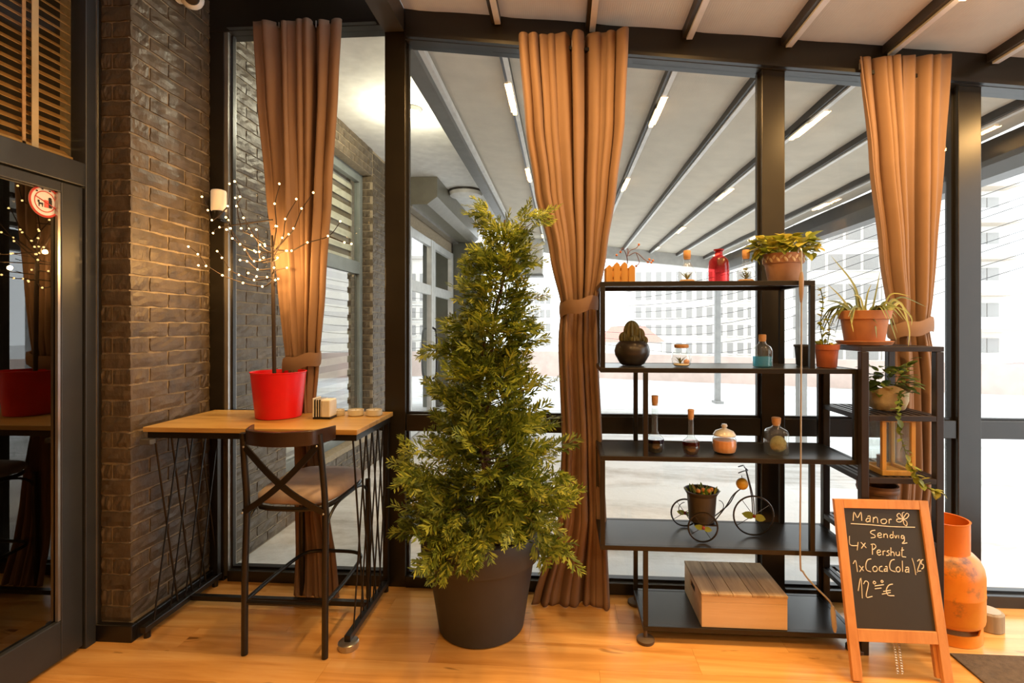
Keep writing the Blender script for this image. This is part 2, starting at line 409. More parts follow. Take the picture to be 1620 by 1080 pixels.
def brickface(parent, origin, axis, length, z0, z1, skip=None, shift=0.0, mergeinto=None):
    """axis 'y': face looks +x, runs along +y;  axis 'x': face looks -y, runs along +x"""
    c = 0; z = z0
    while z+BH <= z1+0.03:
        off = -(BL+JT)*(0.5 if (c % 2) else 0.0)+shift
        t = off
        while t < length-0.015:
            a = max(t, 0); b = min(t+BL, length)
            if b-a > 0.03:
                mid = (a+b)/2
                if not (skip and skip(mid, z+BH/2)):
                    sc = (b-a)/BL
                    if axis == 'y': loc = (origin[0], origin[1]+mid, z+BH/2); rot = (0,0,0)
                    else: loc = (origin[0]+mid, origin[1], z+BH/2); rot = (0,0,-PI/2)
                    if mergeinto is None:
                        o = inst('brick', random.choice(BR), parent, loc, rot, (1, sc, 1))
                    else:
                        src = random.choice(BR); mt = Matrix.Translation(loc) @ Euler(rot).to_matrix().to_4x4() @ Matrix.Diagonal((1,sc,1,1))
                        mergeinto.add([mt @ v.co for v in src.vertices], [tuple(p.vertices) for p in src.polygons])
            t += BL+JT
        z += BH+JT; c += 1
brickface(wl, (XW-0.022, 2.457, 0), 'y', 0.585, 0.09, 3.74)
brickface(wl, (-2.372, 2.455, 0), 'x', 0.165, 0.09, 3.74, shift=-0.06)
bs = MB().bb((-2.385,2.415,0), (-2.172,2.45,0.085)); bs.bb((-2.195,2.45,0), (-2.172,3.04,0.085)); struct(bs.build('baseboard_left', M['black'], bevel=0.004), 'black baseboard round the brick corner')

# ---- glass door on the left, blind above it
dr = sroot('door_1', (XD, 2.0, 0), 'dark framed tinted glass door')
def ybox(name, x0, x1, y0, y1, z0, z1, mat, par, bev=0.004): return MB().bb((x0,y0,z0), (x1,y1,z1)).build(name, mat, par, bevel=bev)
ybox('door_stile', XD-0.05, XD, 2.245, 2.352, 0.02, 2.285, M['doorframe'], dr)
ybox('door_stile', XD-0.05, XD, 1.18, 1.29, 0.02, 2.285, M['doorframe'], dr)
ybox('bottom_rail', XD-0.05, XD, 1.29, 2.245, 0.02, 0.205, M['doorframe'], dr)
ybox('top_rail', XD-0.05, XD, 1.29, 2.245, 2.235, 2.285, M['doorframe'], dr)
ybox('glass_pane', XD-0.028, XD-0.022, 1.29, 2.245, 0.205, 2.235, M['doorglass'], dr, 0)
ybox('door_frame', XD-0.07, XD+0.012, 2.356, 2.412, 0, 3.80, M['doorframe'], dr)
ybox('door_frame', XD-0.07, XD+0.006, 1.08, 1.175, 0, 3.80, M['doorframe'], dr)
ybox('door_head', XD-0.07, XD+0.012, 1.175, 2.356, 2.29, 2.405, M['doorframe'], dr)
ybox('silver_strip', XD-0.03, XD+0.002, 2.412, 2.428, 0, 3.80, M['silver'], dr, 0)
ybox('door_frame', XD-0.07, XD+0.004, 2.428, 2.454, 0, 3.80, M['frame'], dr)
ybox('glazing_bead', XD-0.018, XD-0.004, 2.232, 2.2445, 0.207, 2.233, M['silver'], dr, 0)
w2 = sroot('window_2', (XD, 1.8, 2.405), 'fixed light above the door')
ybox('glass_pane', XD-0.03, XD-0.024, 1.176, 2.3555, 2.406, 3.79, M['glass'], w2, 0)
# dim room behind the door
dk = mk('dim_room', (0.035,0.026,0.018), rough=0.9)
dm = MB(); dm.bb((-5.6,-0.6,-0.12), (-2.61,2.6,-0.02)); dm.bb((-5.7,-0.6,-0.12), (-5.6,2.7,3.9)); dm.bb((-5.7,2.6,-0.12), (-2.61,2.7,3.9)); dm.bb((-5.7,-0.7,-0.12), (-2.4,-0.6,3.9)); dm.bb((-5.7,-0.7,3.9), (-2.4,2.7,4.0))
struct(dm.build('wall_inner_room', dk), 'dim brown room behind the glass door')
struct(MB().bb((-2.50,-3.6,0), (-2.385,1.075,3.8)).build('wall_side', mk('brown_side_wall', (0.12,0.085,0.055), rough=0.8)), 'dark brown side wall nearer the viewer')
bl = thing('venetian_blind', 'brown wooden venetian blind above the glass door', 'blind', (XD-0.08, 1.8, 2.42))
M['slat'] = mkwood('golden_slat_wood', (0.27,0.13,0.03), (0.42,0.22,0.06), (0.50,0.29,0.09), 1, 0.8, 0.4, True)
sm_ = MB(); sm_.hexa([(-0.017,-0.585,0.014),(0.017,-0.585,-0.016),(0.017,0.585,-0.016),(-0.017,0.585,0.014)], [(-0.017,-0.585,0.017),(0.017,-0.585,-0.013),(0.017,0.585,-0.013),(-0.017,0.585,0.017)])
slm = sm_.mesh('slat', M['slat']); z = 2.45
while z < 3.72: inst('slat', slm, bl, (XD-0.08, 1.765, z)); z += 0.043
for yy in (2.155, 1.35):
    MB().bb((XD-0.052,yy,2.42), (XD-0.049,yy+0.030,3.76)).build('ladder_tape', mk('cream_tape', (0.62,0.46,0.27), rough=0.8), bl)
MB().bb((XD-0.053,2.115,2.42), (XD-0.050,2.130,3.76)).build('lift_cord', M['cork'], bl)
MB().bb((XD-0.11,1.18,2.41), (XD-0.05,2.35,2.435)).build('bottom_rail', M['slat'], bl)
MB().bb((XD-0.11,1.18,3.74), (XD-0.05,2.35,3.79)).build('head_rail', M['slat'], bl)
# pendant lamps in the dim room
for i, (yy, lab) in enumerate(((1.15, 'small warm globe lamp glowing behind the door glass, left one'), (1.55, 'small warm globe lamp glowing behind the door glass, right one'))):
    t = thing('pendant_lamp', lab, 'lamp', (-3.9, yy, 2.35), 'lamps in the room behind the door')
    MB().ball((-3.9,yy,2.42), 0.035, 14).build('globe', emitmat('warm_globe', (1,0.68,0.34), 4), t, smooth=60)
    MB().tube([(-3.9,yy,2.45),(-3.9,yy,3.92)], 0.006, 6).build('cord', M['black'], t)
    l = bpy.data.lights.new('globe_light', 'POINT'); l.energy = 22; l.color = WARM; l.shadow_soft_size = 0.02
    lo = bpy.data.objects.new('globe_light', l); COL.objects.link(lo); lo.parent = t; lo.location = (0.0,0.0,-0.06)

# ================================================================== OUTDOORS
def groundmat():
    m, nt, b = nodes('snowy_paving')
    v = coord(nt, (1,1,1)); n1 = noise(nt, coord(nt, (0.35,1.3,1)), 0.9, 8, 0.65, 0.6); n2 = noise(nt, v, 7, 6, 0.7)
    ad = nt.nodes.new('ShaderNodeMath'); ad.operation = 'MULTIPLY_ADD'; ad.inputs[1].default_value = 0.18; nt.links.new(n2, ad.inputs[0]); nt.links.new(n1, ad.inputs[2])
    c = ramp(nt, ad.outputs[0], [(0.42,(0.33,0.31,0.28)), (0.50,(0.52,0.51,0.49)), (0.64,(0.76,0.77,0.78))])
    nt.links.new(c, b.inputs['Base Color']); b.inputs['Roughness'].default_value = 0.6; bump(nt, b, n2, 0.3, 0.02); return m
M['snow'] = groundmat()
WA, WB_ = Vector((-9,19.5,0)), Vector((30,6.0,0))     # run of the low parapet
gp = MB(); gp.add([(-2.6,3.15,-0.02),(45,3.15,-0.02),(45,WB_.y-5.2,-0.02),(WB_.x,WB_.y,-0.02),(WA.x,WA.y,-0.02),(-9,3.15,-0.02)], [(0,1,2,3,4,5)])
struct(gp.build('ground_terrace', M['snow']), 'snow dusted paving outside the glass')
gl = MB().bb((-120,-10,-4.3), (160,160,-4.2)).build('ground_street', mk('snowy_street', (0.74,0.74,0.74), (0.5,0.49,0.47), rough=0.8, scale=0.4)); struct(gl, 'snowy street level beyond the parapet')
pw = MB(); n_ = Vector((WB_.y-WA.y, WA.x-WB_.x, 0)).normalized()*0.09
pw.hexa([WA-n_+Vector((0,0,-4)), WB_-n_+Vector((0,0,-4)), WB_+n_+Vector((0,0,-4)), WA+n_+Vector((0,0,-4))], [WA-n_+Vector((0,0,0.85)), WB_-n_+Vector((0,0,0.55)), WB_+n_+Vector((0,0,0.55)), WA+n_+Vector((0,0,0.85))])
struct(pw.build('wall_parapet', mk('pink_render', (0.60,0.47,0.41), (0.5,0.39,0.34), rough=0.85, scale=3)), 'low pinkish parapet wall at the end of the terrace')

# ---- building wall with bricks outdoors
wo = MB()
WY0, WY1, WZ0, WZ1 = 3.93, 5.78, 0.36, 3.36
wo.bb((-2.7,3.15,-0.02), (XW-0.022,WY0,3.70)); wo.bb((-2.7,WY0,WZ1), (XW-0.022,WY1,3.70)); wo.bb((-2.7,WY0,-0.02), (XW-0.022,WY1,WZ0)); wo.bb((-2.7,WY1,-0.02), (XW-0.022,7.05,3.70)); wo.bb((-2.7,7.05,3.05), (XW-0.022,10.6,3.70)); wo.bb((-2.7,9.95,-0.02), (XW-0.022,10.6,3.05))
wo = struct(wo.build('wall_outside', M['mortar']), 'dark grey brown brick wall of the building outdoors')
brickface(wo, (XW-0.022, 3.16, 0), 'y', WY0-3.165, -0.01, 3.66)
brickface(wo, (XW-0.022, WY0, 0), 'y', WY1-WY0, WZ1+0.005, 3.66, shift=0.05)
brickface(wo, (-2.335, WY1, 0), 'x', 0.125, WZ0+0.01, WZ1-0.03, shift=-0.03)
gm = MB(); brickface(wo, (XW-0.022, WY1+0.02, 0), 'y', 7.02-WY1, -0.01, 3.66, mergeinto=gm); brickface(wo, (XW-0.022, WY0, 0), 'y', WY1-WY0, -0.01, 0.34, mergeinto=gm)
gm.build('far_bricks', M['brick'], wo, kind='stuff')
# ---- window in that wall
wn = sroot('window_1', (-2.36, 4.85, WZ0), 'grey framed window with a banded blind in the outdoor wall')
fg = mk('grey_frame_paint', (0.19,0.21,0.20), rough=0.4)
def wbx(n, y0, y1, z0, z1, mat, x0=-2.40, x1=-2.335): return MB().bb((x0,y0,z0), (x1,y1,z1)).build(n, mat, wn, bevel=0.003)
wbx('frame_jamb', WY0, WY0+0.07, WZ0, WZ1, fg); wbx('frame_jamb', WY1-0.09, WY1-0.005, WZ0, WZ1, fg)
wbx('frame_head', WY0+0.07, WY1-0.09, WZ1-0.10, WZ1, fg); wbx('frame_sill', WY0+0.07, WY1-0.09, WZ0, WZ0+0.08, fg)
wbx('frame_transom', WY0+0.07, WY1-0.09, 2.20, 2.34, fg)
gw = mkglass('reflective_window_glass', (0.85,0.86,0.85), 1.6, 2.6)
wbx('glass_pane', WY0+0.07, WY1-0.09, WZ0+0.08, 2.20, gw, -2.37, -2.364); wbx('glass_pane', WY0+0.07, WY1-0.09, 2.34, WZ1-0.10, M['glass'], -2.37, -2.364)
bz = thing('zebra_blind', 'cream and brown banded blind behind the outdoor window', 'blind', (-2.45, 4.85, 0.42))
cb = MB().bb((0,-0.86,0), (0.004,0.86,0.075)).mesh('band', mk('cream_band', (0.66,0.60,0.46), rough=0.8)); z = 0.48
while z < WZ1-0.12: inst('band', cb, bz, (-2.44, 4.855, z)); z += 0.142
MB().bb((-2.465,3.99,0.43), (-2.455,5.72,3.30)).build('backing', mk('brown_sheer', (0.20,0.15,0.09), rough=0.9), bz)
# ---- soffit, its lights, shutter box, far entrance door
so = MB().bb((-2.7,3.15,3.66), (-0.99,10.7,3.72)).build('ceiling_soffit', M['soffit']); struct(so, 'white soffit along the building')
struct(MB().bb((-1.09,3.15,3.40), (-0.97,10.7,3.66)).build('trim_1', mk('grey_gutter', (0.16,0.155,0.14), rough=0.45)), 'grey gutter beam between soffit and fabric roof')
struct(MB().bb((-0.9695,3.155,3.45), (-0.93,10.7,3.50)).build('trim_2', M['white']), 'pale edge profile of the gutter')
c = onplane(650, 172, Vector((0,0,3.66)), Vector((0,0,1))); t = thing('round_downlight', 'glaring round downlight in the white soffit', 'light', (c.x,c.y,3.62))
MB().lathe([(0.085,0),(0.10,0.02),(0.10,0.04)], (c.x,c.y,3.62), 24).build('rim', M['white'], t, smooth=40)
MB().lathe([(0.075,-0.006),(0.08,0.0)], (c.x,c.y,3.62), 24).build('lens', M['ledcold'], t)
l = bpy.data.lights.new('downlight_beam', 'POINT'); l.shadow_soft_size = 0.05; l.energy = 62; l.color = (1,0.9,0.66); lo = bpy.data.objects.new('downlight_beam', l); COL.objects.link(lo); lo.parent = t; lo.location = (0,0,-0.10)
c = onplane(737, 302, Vector((0,0,3.66)), Vector((0,0,1))); t = thing('ceiling_drum', 'round white ceiling fitting, unlit, in the soffit', 'light', (c.x,c.y,3.55))
MB().lathe([(0.16,0.0),(0.24,0.03),(0.25,0.08)], (c.x,c.y,3.55), 32).build('drum', M['white'], t, smooth=40); MB().lathe([(0.262,0.08),(0.262,0.11)], (c.x,c.y,3.55), 32).build('ring', M['rafter'], t)
t = thing('shutter_box', 'long olive grey roller shutter box under the soffit', 'shutter', (-1.95, 8.4, 3.28))
og = mk('olive_grey_metal', (0.17,0.155,0.115), rough=0.4)
bxm = MB(); prof = [(-2.19,3.28),(-1.86,3.28),(-1.72,3.38),(-1.72,3.655),(-2.19,3.655)]
bxm.add([(x,6.85,z) for x,z in prof]+[(x,10.3,z) for x,z in prof], [(4,3,2,1,0),(5,6,7,8,9)]+[(i,(i+1)%5,5+(i+1)%5,5+i) for i in range(5)]); bxm.build('housing', og, t)
MB().bb((-2.19,6.9,3.24),(-2.08,10.25,3.279)).build('slot_trim', M['silver'], t)
d2 = sroot('door_2', (-2.2, 8.5, 0), 'pale framed glass entrance door outdoors')
wf = mk('pale_aluminium', (0.62,0.62,0.60), rough=0.35, metal=0.2)
for y0, y1 in ((7.06,7.18),(8.28,8.40),(8.42,8.54),(9.83,9.95)): MB().bb((-2.26,y0,0),(-2.17,y1,3.04)).build('frame_post', wf, d2, bevel=0.004)
for z0, z1 in ((0,0.12),(2.12,2.28),(2.92,3.04)):
    for y0, y1 in ((7.18,8.28),(8.54,9.83)): MB().bb((-2.25,y0,z0),(-2.18,y1,z1)).build('frame_rail', wf, d2, bevel=0.004)
for y0, y1 in ((7.18,8.28),(8.54,9.83)):
    for z0, z1 in ((0.12,2.12),(2.28,2.92)): MB().bb((-2.218,y0,z0),(-2.212,y1,z1)).build('glass_pane', gw, d2)
MB().bb((-2.6,7.07,0),(-2.5,9.94,3.04)).build('lobby', mk('pale_lobby', (0.55,0.54,0.52), rough=0.8), d2)
hp = bez([(-2.17,8.34,0.72),(-2.10,8.30,0.80),(-2.09,8.29,1.15),(-2.10,8.30,1.5),(-2.17,8.34,1.58)], 6)
MB().tube(hp, 0.018, 8).build('door_handle', M['black'], d2, smooth=60)
struct(MB().bb((-2.19,10.0,-0.02),(-1.62,10.35,3.27)).build('wall_pier', mk('green_grey_pier', (0.11,0.115,0.09), rough=0.6)), 'dark green grey pier past the entrance')
c = at(838, 412, 10.4); t = thing('wall_unit_box', 'white box unit hanging under the far end of the roof', 'air conditioner', (c.x, 10.4, c.z-0.33))
MB().bb((c.x-0.26,10.2,c.z-0.30),(c.x+0.28,10.55,c.z+0.30)).build('housing', M['white'], t, bevel=0.03); MB().bb((c.x-0.27,10.19,c.z-0.345),(c.x+0.29,10.56,c.z-0.302)).build('base_tray', mk('grey_tray',(0.3,0.3,0.3)), t, bevel=0.01)
MB().bb((c.x-0.02,10.3,c.z+0.302),(c.x+0.02,10.4,3.42)).build('hanger', M['rafter'], t)

# ---- pergola roof outside
pg = thing('pergola', 'fabric roofed pergola with dark rafters over the snowy terrace', 'pergola', (1.2, 7.0, 0))
roof(pg, 3.16, 10.9)
dg = mk('grey_pergola_paint', (0.10,0.097,0.09), rough=0.45)
for y0, y1 in ((3.2, 10.95),): MB().bb((XR-0.06,y0,2.72),(XR+0.10,y1,2.86)).build('edge_beam', dg, pg); MB().bb((XR-0.02,y0,2.862),(XR+0.06,y1,3.02)).build('gutter_profile', M['rafter'], pg)
MB().hexa([(-0.92,10.9,3.25),(XR,10.9,2.80),(XR,11.0,2.80),(-0.92,11.0,3.25)], [(-0.92,10.9,zf(-0.92)),(XR,10.9,zf(XR)),(XR,11.0,zf(XR)),(-0.92,11.0,zf(-0.92))]).build('end_beam', mk('pale_beam', (0.6,0.6,0.58)), pg)
pm2 = mk('pale_grey_post', (0.33,0.33,0.32), rough=0.5)
for yy in (7.12, 10.88): MB().bb((XR-0.055,yy,-0.02),(XR+0.055,yy+0.11,2.719)).build('post', pm2, pg, bevel=0.006)
MB().bb((3.18,10.8,-0.02),(3.36,11.05,0.03)).build('base_plate', pm2, pg)

# ---- light bars on every other rafter
BARX = [RAF[0], RAF[2], RAF[4], RAF[6]]
XN = ['nearest the building wall', 'second rafter from the building', 'third rafter from the building', 'rafter furthest from the building']
def lightbar(X, y0, y1, lab, grp, power):
    t = thing('light_bar', lab, 'light', (X, (y0+y1)/2, zr(X)-0.03), grp)
    MB().bb((X-0.02,y0,zr(X)-0.014),(X+0.02,y1,zr(X)-0.0005)).build('housing', M['white'], t)
    MB().bb((X-0.016,y0+0.01,zr(X)-0.03),(X+0.016,y1-0.01,zr(X)-0.0145)).build('diffuser', M['led'], t, bevel=0.004)
    if power:
        l = bpy.data.lights.new('bar_light', 'AREA'); l.shape = 'RECTANGLE'; l.size = 0.05; l.size_y = y1-y0; l.energy = power; l.color = WARM
        lo = bpy.data.objects.new('bar_light', l); COL.objects.link(lo); lo.parent = t; lo.location = (0,0,-0.006)
        l = bpy.data.lights.new('bar_uplight', 'AREA'); l.shape = 'RECTANGLE'; l.size = 0.06; l.size_y = y1-y0; l.energy = power*0.02; l.color = WARM
        lo = bpy.data.objects.new('bar_uplight', l); COL.objects.link(lo); lo.parent = t; lo.location = (0,0,-0.035); lo.rotation_euler = (PI,0,0)
for i, X in enumerate(BARX):
    for j, y0 in enumerate((2.0, 0.0, -2.2)):  # mid-room and rear rows are unseen, added to light the room
        lightbar(X, y0, y0+0.5, 'warm light bar indoors, %s, %s' % (XN[i], ('next to the glass wall','unseen in mid room, added for light','unseen behind the viewer, added for light')[j]), 'light bars on the indoor rafters', LAMP_W*(1.15, 0.6, 0.5)[j])
    for j, y0 in enumerate((3.95, 5.95, 7.95, 9.9)):
        lightbar(X, y0, y0+0.32, 'warm light bar outdoors, %s, %s' % (XN[i], ('closest to the glass','second one out','third one out','last one out')[j]), 'light bars on the pergola', 0)

# ---- buildings far behind
cream = mk('pale_facade', (0.84,0.80,0.75), (0.78,0.74,0.68), rough=0.9, scale=0.3)
wpane = mk('far_window', (0.38,0.365,0.35), (0.32,0.31,0.30), rough=0.3)  # pale tone puts the distance haze into the window colour
def facade(name, label, X0, X1, Y, z0, z1, floors, cols, fh, ww, wh, zfirst, depth=12, mat=cream):
    t = thing(name, label, 'building', ((X0+X1)/2, Y+depth/2, z0))
    MB().bb((X0,Y,z0),(X1,Y+depth,z1)).build('wall', mat, t)
    MB().bb((X0-0.4,Y-0.5,z1),(X1+0.4,Y+depth,z1+0.5)).build('roof', mk('pale_roof',(0.6,0.56,0.52)), t)
    me = MB().bb((-ww/2,-0.12,-wh/2),(ww/2,0.02,wh/2)).mesh('window', wpane)
    ms = MB().bb((-ww/2-0.15,-0.3,-0.1),(ww/2+0.15,0.02,0.06)).mesh('window_sill', M['white'])
    for k in range(floors):
        for c in range(cols):
            x = X0+(c+0.5)*(X1-X0)/cols
            inst('window', me, t, (x, Y, zfirst+k*fh)); inst('window_sill', ms, t, (x, Y-0.02, zfirst+k*fh-wh/2-0.12))
    for k in range(floors):
        MB().bb((X0-0.05,Y-0.18,zfirst+k*fh-fh/2-0.2),(X1+0.05,Y,zfirst+k*fh-fh/2)).build('string_course', M['white'], t)
    return t
f1 = at(1002, 500, 80); f2 = at(1245, 500, 80)
facade('apartment_block', 'long pale apartment block with rows of windows far behind the rack', f1.x, f2.x, 80, -4.2, 12.4, 5, 15, 2.75, 0.85, 1.6, 0.1+at(1100,551,80).z)
f1 = at(835, 500, 95); f2 = at(872, 500, 95)
facade('apartment_block', 'small hazy pale block between the conifer and the middle curtain', f1.x, f2.x, 95, -4.2, 7.5, 4, 4, 2.6, 0.8, 1.4, -1.2)
f1 = at(1252, 500, 58); f2 = at(1420, 500, 58)
facade('apartment_block', 'pale block with square windows behind the aloe pot', f1.x, f2.x, 58, -4.2, 14.5, 5, 6, 3.3, 1.5, 1.7, -1.2)
# balconied block at the right
f1 = at(1548, 500, 42); f2 = at(1612, 500, 42)
t = thing('balcony_block', 'pale apartment block with rounded balconies at the right edge', 'building', (f1.x+4, 48, -4.2))
MB().bb((f1.x,43.4,-4.2),(f2.x+0.5,54,19)).build('wall', cream, t); MB().bb((f1.x-0.3,43.0,19),(f2.x+0.8,54,19.5)).build('roof', M['white'], t)
for k in range(7):
    zz = at(1580, 463, 42).z+(k-2)*2.85
    g = MB(); pts = [(f1.x-0.6,43.4),(f1.x-0.6,42.4),(f1.x+0.2,41.9),(f2.x-0.6,41.9),(f2.x,42.5),(f2.x,43.4)]
    g.add([(x,y,zz) for x,y in pts]+[(x,y,zz+0.95) for x,y in pts], [(5,4,3,2,1,0),(6,7,8,9,10,11)]+[(i,(i+1)%6,6+(i+1)%6,6+i) for i in range(6)]); g.build('balcony', M['white'], t)
    MB().bb((f1.x-0.7,41.8,zz-0.22),(f2.x+0.1,43.4,zz-0.01)).build('balcony_slab', mk('beige_slab',(0.58,0.48,0.38)), t)
    for xx in (f1.x+0.7, (f1.x+f2.x)/2+0.2): MB().bb((xx,43.3,zz+0.2),(xx+0.9,43.42,zz+2.1)).build('window', wpane, t)
MB().bb((f1.x-0.6,40.8,-1.6),(f2.x+2,43.4,-1.3)).build('awning', mk('red_awning',(0.55,0.13,0.10)), t)
f3 = at(950, 500, 60)
t = thing('low_house', 'low hazy house with a reddish roof behind the cactus pot', 'building', (f3.x+3, 62, -4.2))
MB().bb((f3.x,60,-4.2),(f3.x+7,66,-0.2)).build('wall', cream, t); g = MB(); g.hexa([(f3.x-0.4,59.5,-0.2),(f3.x+7.4,59.5,-0.2),(f3.x+7.4,66,-0.2),(f3.x-0.4,66,-0.2)],[(f3.x+1.5,62,1.6),(f3.x+5.5,62,1.6),(f3.x+5.5,63,1.6),(f3.x+1.5,63,1.6)]); g.build('roof', mk('red_tiles',(0.58,0.28,0.22)), t)
# overhead cables
for i in range(9):
    p0 = at(1640, 262+i*19+R(-6,6), 17); p1 = at(930, 470+i*9, 34); mid = (p0+p1)/2-Vector((0,0,0.9+0.1*i))
    o = MB().tube(bez([p0, mid, p1], 8), 0.013, 5).build('power_cable', M['black'], smooth=60); tag(o, 'thin overhead cable slanting across the sky outside', 'cable', 'overhead cables')
# ================================================================== OBJECTS
# ---- curtains
def curtain(name, label, rows, Y, npl, seed, ytie, amp, ztop):
    """rows: (pixel y, left x, right x)"""
    rs = random.Random(seed); ph = [rs.uniform(0, 6.28) for _ in range(4)]
    ys = [r[0] for r in rows]
    def lr(py):
        for a, b in zip(rows[:-1], rows[1:]):
            if a[0] <= py <= b[0]:
                t = (py-a[0])/(b[0]-a[0]); t = t*t*(3-2*t)*0.5+t*0.5; return a[1]+(b[1]-a[1])*t, a[2]+(b[2]-a[2])*t
        return rows[-1][1:]
    pb = [onz(r[1], r[0], 0) for r in rows[-1:]]
    def surf(p0, p1, n, nx):
        g = MB(); vs = []; fs = []
        for j in range(n+1):
            py = p0+(p1-p0)*j/n; l, r = lr(py); A = at(l, py, Y); B = at(r, py, Y); wd = B.x-A.x
            full = at(rows[0][2], rows[0][0], Y).x-at(rows[0][1], rows[0][0], Y).x
            zz = max(A.z, 0.004)
            am = amp*(0.55+0.45*min(1, wd/full))
            if abs(py-ytie) < 40: am *= 0.55+0.45*abs(py-ytie)/40
            for i in range(nx+1):
                u = i/nx; warp = u+0.045*math.sin(2*PI*u*1.6+ph[0])+0.020*math.sin(2*PI*u*4+ph[1]+py*0.002)
                s = math.sin(2*PI*npl*warp+ph[2]); s = math.copysign(abs(s)**0.75, s)
                s *= 0.75+0.45*math.sin(2*PI*u*2.3+ph[3]); s += 0.22*math.sin(2*PI*npl*1.63*warp+ph[3]+py*0.002)
                dep = am*s+0.012*math.sin(2*PI*u*2+py*0.008+ph[1])
                x = A.x+wd*u+am*0.35*math.cos(2*PI*npl*warp+ph[2])
                hem = 0
                if p1 == ys[-1] and zz < 0.25: dep -= (0.25-zz)*0.14
                zz2 = zz-(0.012*abs(s) if j == 0 and p0 == ys[0] else 0)
                vs.append((x, Y+dep, zz2))
        for j in range(n):
            for i in range(nx): k = j*(nx+1)+i; fs.append((k, k+nx+1, k+nx+2, k+1))
        g.add(vs, fs); return g
    l, r = lr(ytie); c = at((l+r)/2, ytie, Y)
    t = thing(name, label, 'curtain', (c.x, Y, 0), 'tied brown curtains at the glass wall')
    for nm, a, b, n in (('upper_drape', ys[0], ytie, 46), ('lower_drape', ytie, ys[-1], 46)):
        o = surf(a, b, n, 180).build(nm, M['curtain'], t, smooth=180)
        so_ = o.modifiers.new('thickness', 'SOLIDIFY'); so_.thickness = 0.003
    # tieback band
    A = at(l, ytie, Y); B = at(r, ytie, Y); rx = (B.x-A.x)/2+0.012; ry = 0.075; cx = (A.x+B.x)/2
    g = MB(); vs = []; fs = []; n = 40
    for k in range(n):
        an = 2*PI*k/n; tilt = 0.022*math.cos(an)
        for (dz, dr) in ((-0.040, 0.001), (-0.015, 0.004), (0.015, 0.004), (0.040, 0.001), (0.036,-0.006), (-0.036,-0.006)):
            vs.append((cx+(rx+dr)*math.cos(an), Y+(ry+dr)*math.sin(an), A.z+dz+tilt+0.006*math.sin(5*an)))
    for k in range(n):
        for q in range(6): fs.append((k*6+q, ((k+1)%n)*6+q, ((k+1)%n)*6+(q+1)%6, k*6+(q+1)%6))
    g.add(vs, fs); g.build('tieback', M['curtain'], t, smooth=60)
    # hooks at the top
    A = at(rows[0][1], rows[0][0], Y); B = at(rows[0][2], rows[0][0], Y); g = MB()
    for k in range(9):
        u = (k+0.5)/9; p = A.lerp(B, u); g.tube([p+Vector((0,0.0,-0.03)), p+Vector((0,0.0,ztop(p.x)-p.z))], 0.004, 5)
    g.build('hooks', M['silver'], t)
YC = 2.955
curtain('curtain', 'brown curtain tied back behind the bar table, leftmost of three',
        [(36,405,537),(150,412,533),(300,425,524),(450,441,513),(572,452,503),(640,466,497),(790,470,518),(944,474,540)], YC, 8, 3, 572, 0.046, lambda x: 3.44)
curtain('curtain', 'brown curtain tied back between the conifer and the shelf rack',
        [(56,822,990),(200,833,984),(300,848,972),(400,872,957),(484,889,943),(540,886,943),(700,892,950),(820,886,957),(952,845,962)], YC, 9, 5, 484, 0.050, lambda x: zb(x)-0.005)
curtain('curtain', 'brown curtain tied back behind the aloe pot, rightmost of three',
        [(92,1352,1497),(250,1372,1487),(400,1392,1478),(518,1410,1470),(600,1410,1480),(760,1412,1482),(960,1405,1445)], YC, 8, 11, 518, 0.046, lambda x: zb(x)-0.005)
for (xa, xb, za, zb_, lab) in ((-2.05,-1.12,3.435,3.435,'dark curtain rail above the left curtain'), (-0.93,3.1,zb(-0.93)-0.008,zb(3.1)-0.008,'long dark curtain rail under the sloping beam')):
    o = MB().bar((xa,YC+0.02,za),(xb,YC+0.02,zb_),0.03,0.02).build('curtain_rail', M['black']); tag(o, lab, 'curtain rail')

# ---- bar table
TZ = 1.08
tb = thing('bar_table', 'tall wooden bar table with black crossed rod ends', 'table', (-1.6, 2.75, 0))
TX0, TX1, TY0, TY1 = -2.165, -1.03, 2.475, 3.02
MB().bb((TX0,TY0,TZ-0.026),(TX1,TY1,TZ)).build('tabletop', M['table'], tb, bevel=0.003)
g = MB(); g.bb((TX0+0.01,TY0+0.02,TZ-0.06),(TX1-0.01,TY0+0.05,TZ-0.0265)); g.bb((TX0+0.01,TY1-0.05,TZ-0.06),(TX1-0.01,TY1-0.02,TZ-0.0265)); g.bb((TX0+0.01,TY0+0.05,TZ-0.06),(TX0+0.04,TY1-0.05,TZ-0.0265)); g.bb((TX1-0.04,TY0+0.05,TZ-0.06),(TX1-0.01,TY1-0.05,TZ-0.0265)); g.build('apron_frame', M['black'], tb)
for X, s in ((TX0+0.03, 0), (TX1-0.035, 1)):
    MB().bb((X-0.016,2.44,0.035),(X+0.016,3.02,0.067)).build('floor_rail', M['black'], tb, bevel=0.003)
    for k in range(5 if s else 4):
        n = 5 if s else 4; a = TY0+0.05+0.44*k/n; b = TY0+0.09+0.44*(k+0.9)/n
        MB().tube([(X-0.006,a,TZ-0.061),(X-0.006,b+0.02,0.066)], 0.0055, 6).build('rod', M['black'], tb, smooth=60)
        MB().tube([(X+0.006,b+0.02,TZ-0.061),(X+0.006,a-0.02,0.066)], 0.0045, 6).build('rod', M['black'], tb, smooth=60)
    MB().bb((X-0.015,2.98,0.0675),(X+0.015,3.01,TZ-0.0605)).build('rear_post', M['black'], tb)
MB().bb((TX0+0.05,2.745,0.04),(TX1-0.055,2.775,0.066)).build('stretcher', M['black'], tb)
MB().lathe([(0.048,0),(0.05,0.006),(0.05,0.030),(0.044,0.0345)], (TX1-0.035,2.455,0), 24).build('foot', M['silver'], tb, smooth=40, label='round metal foot')
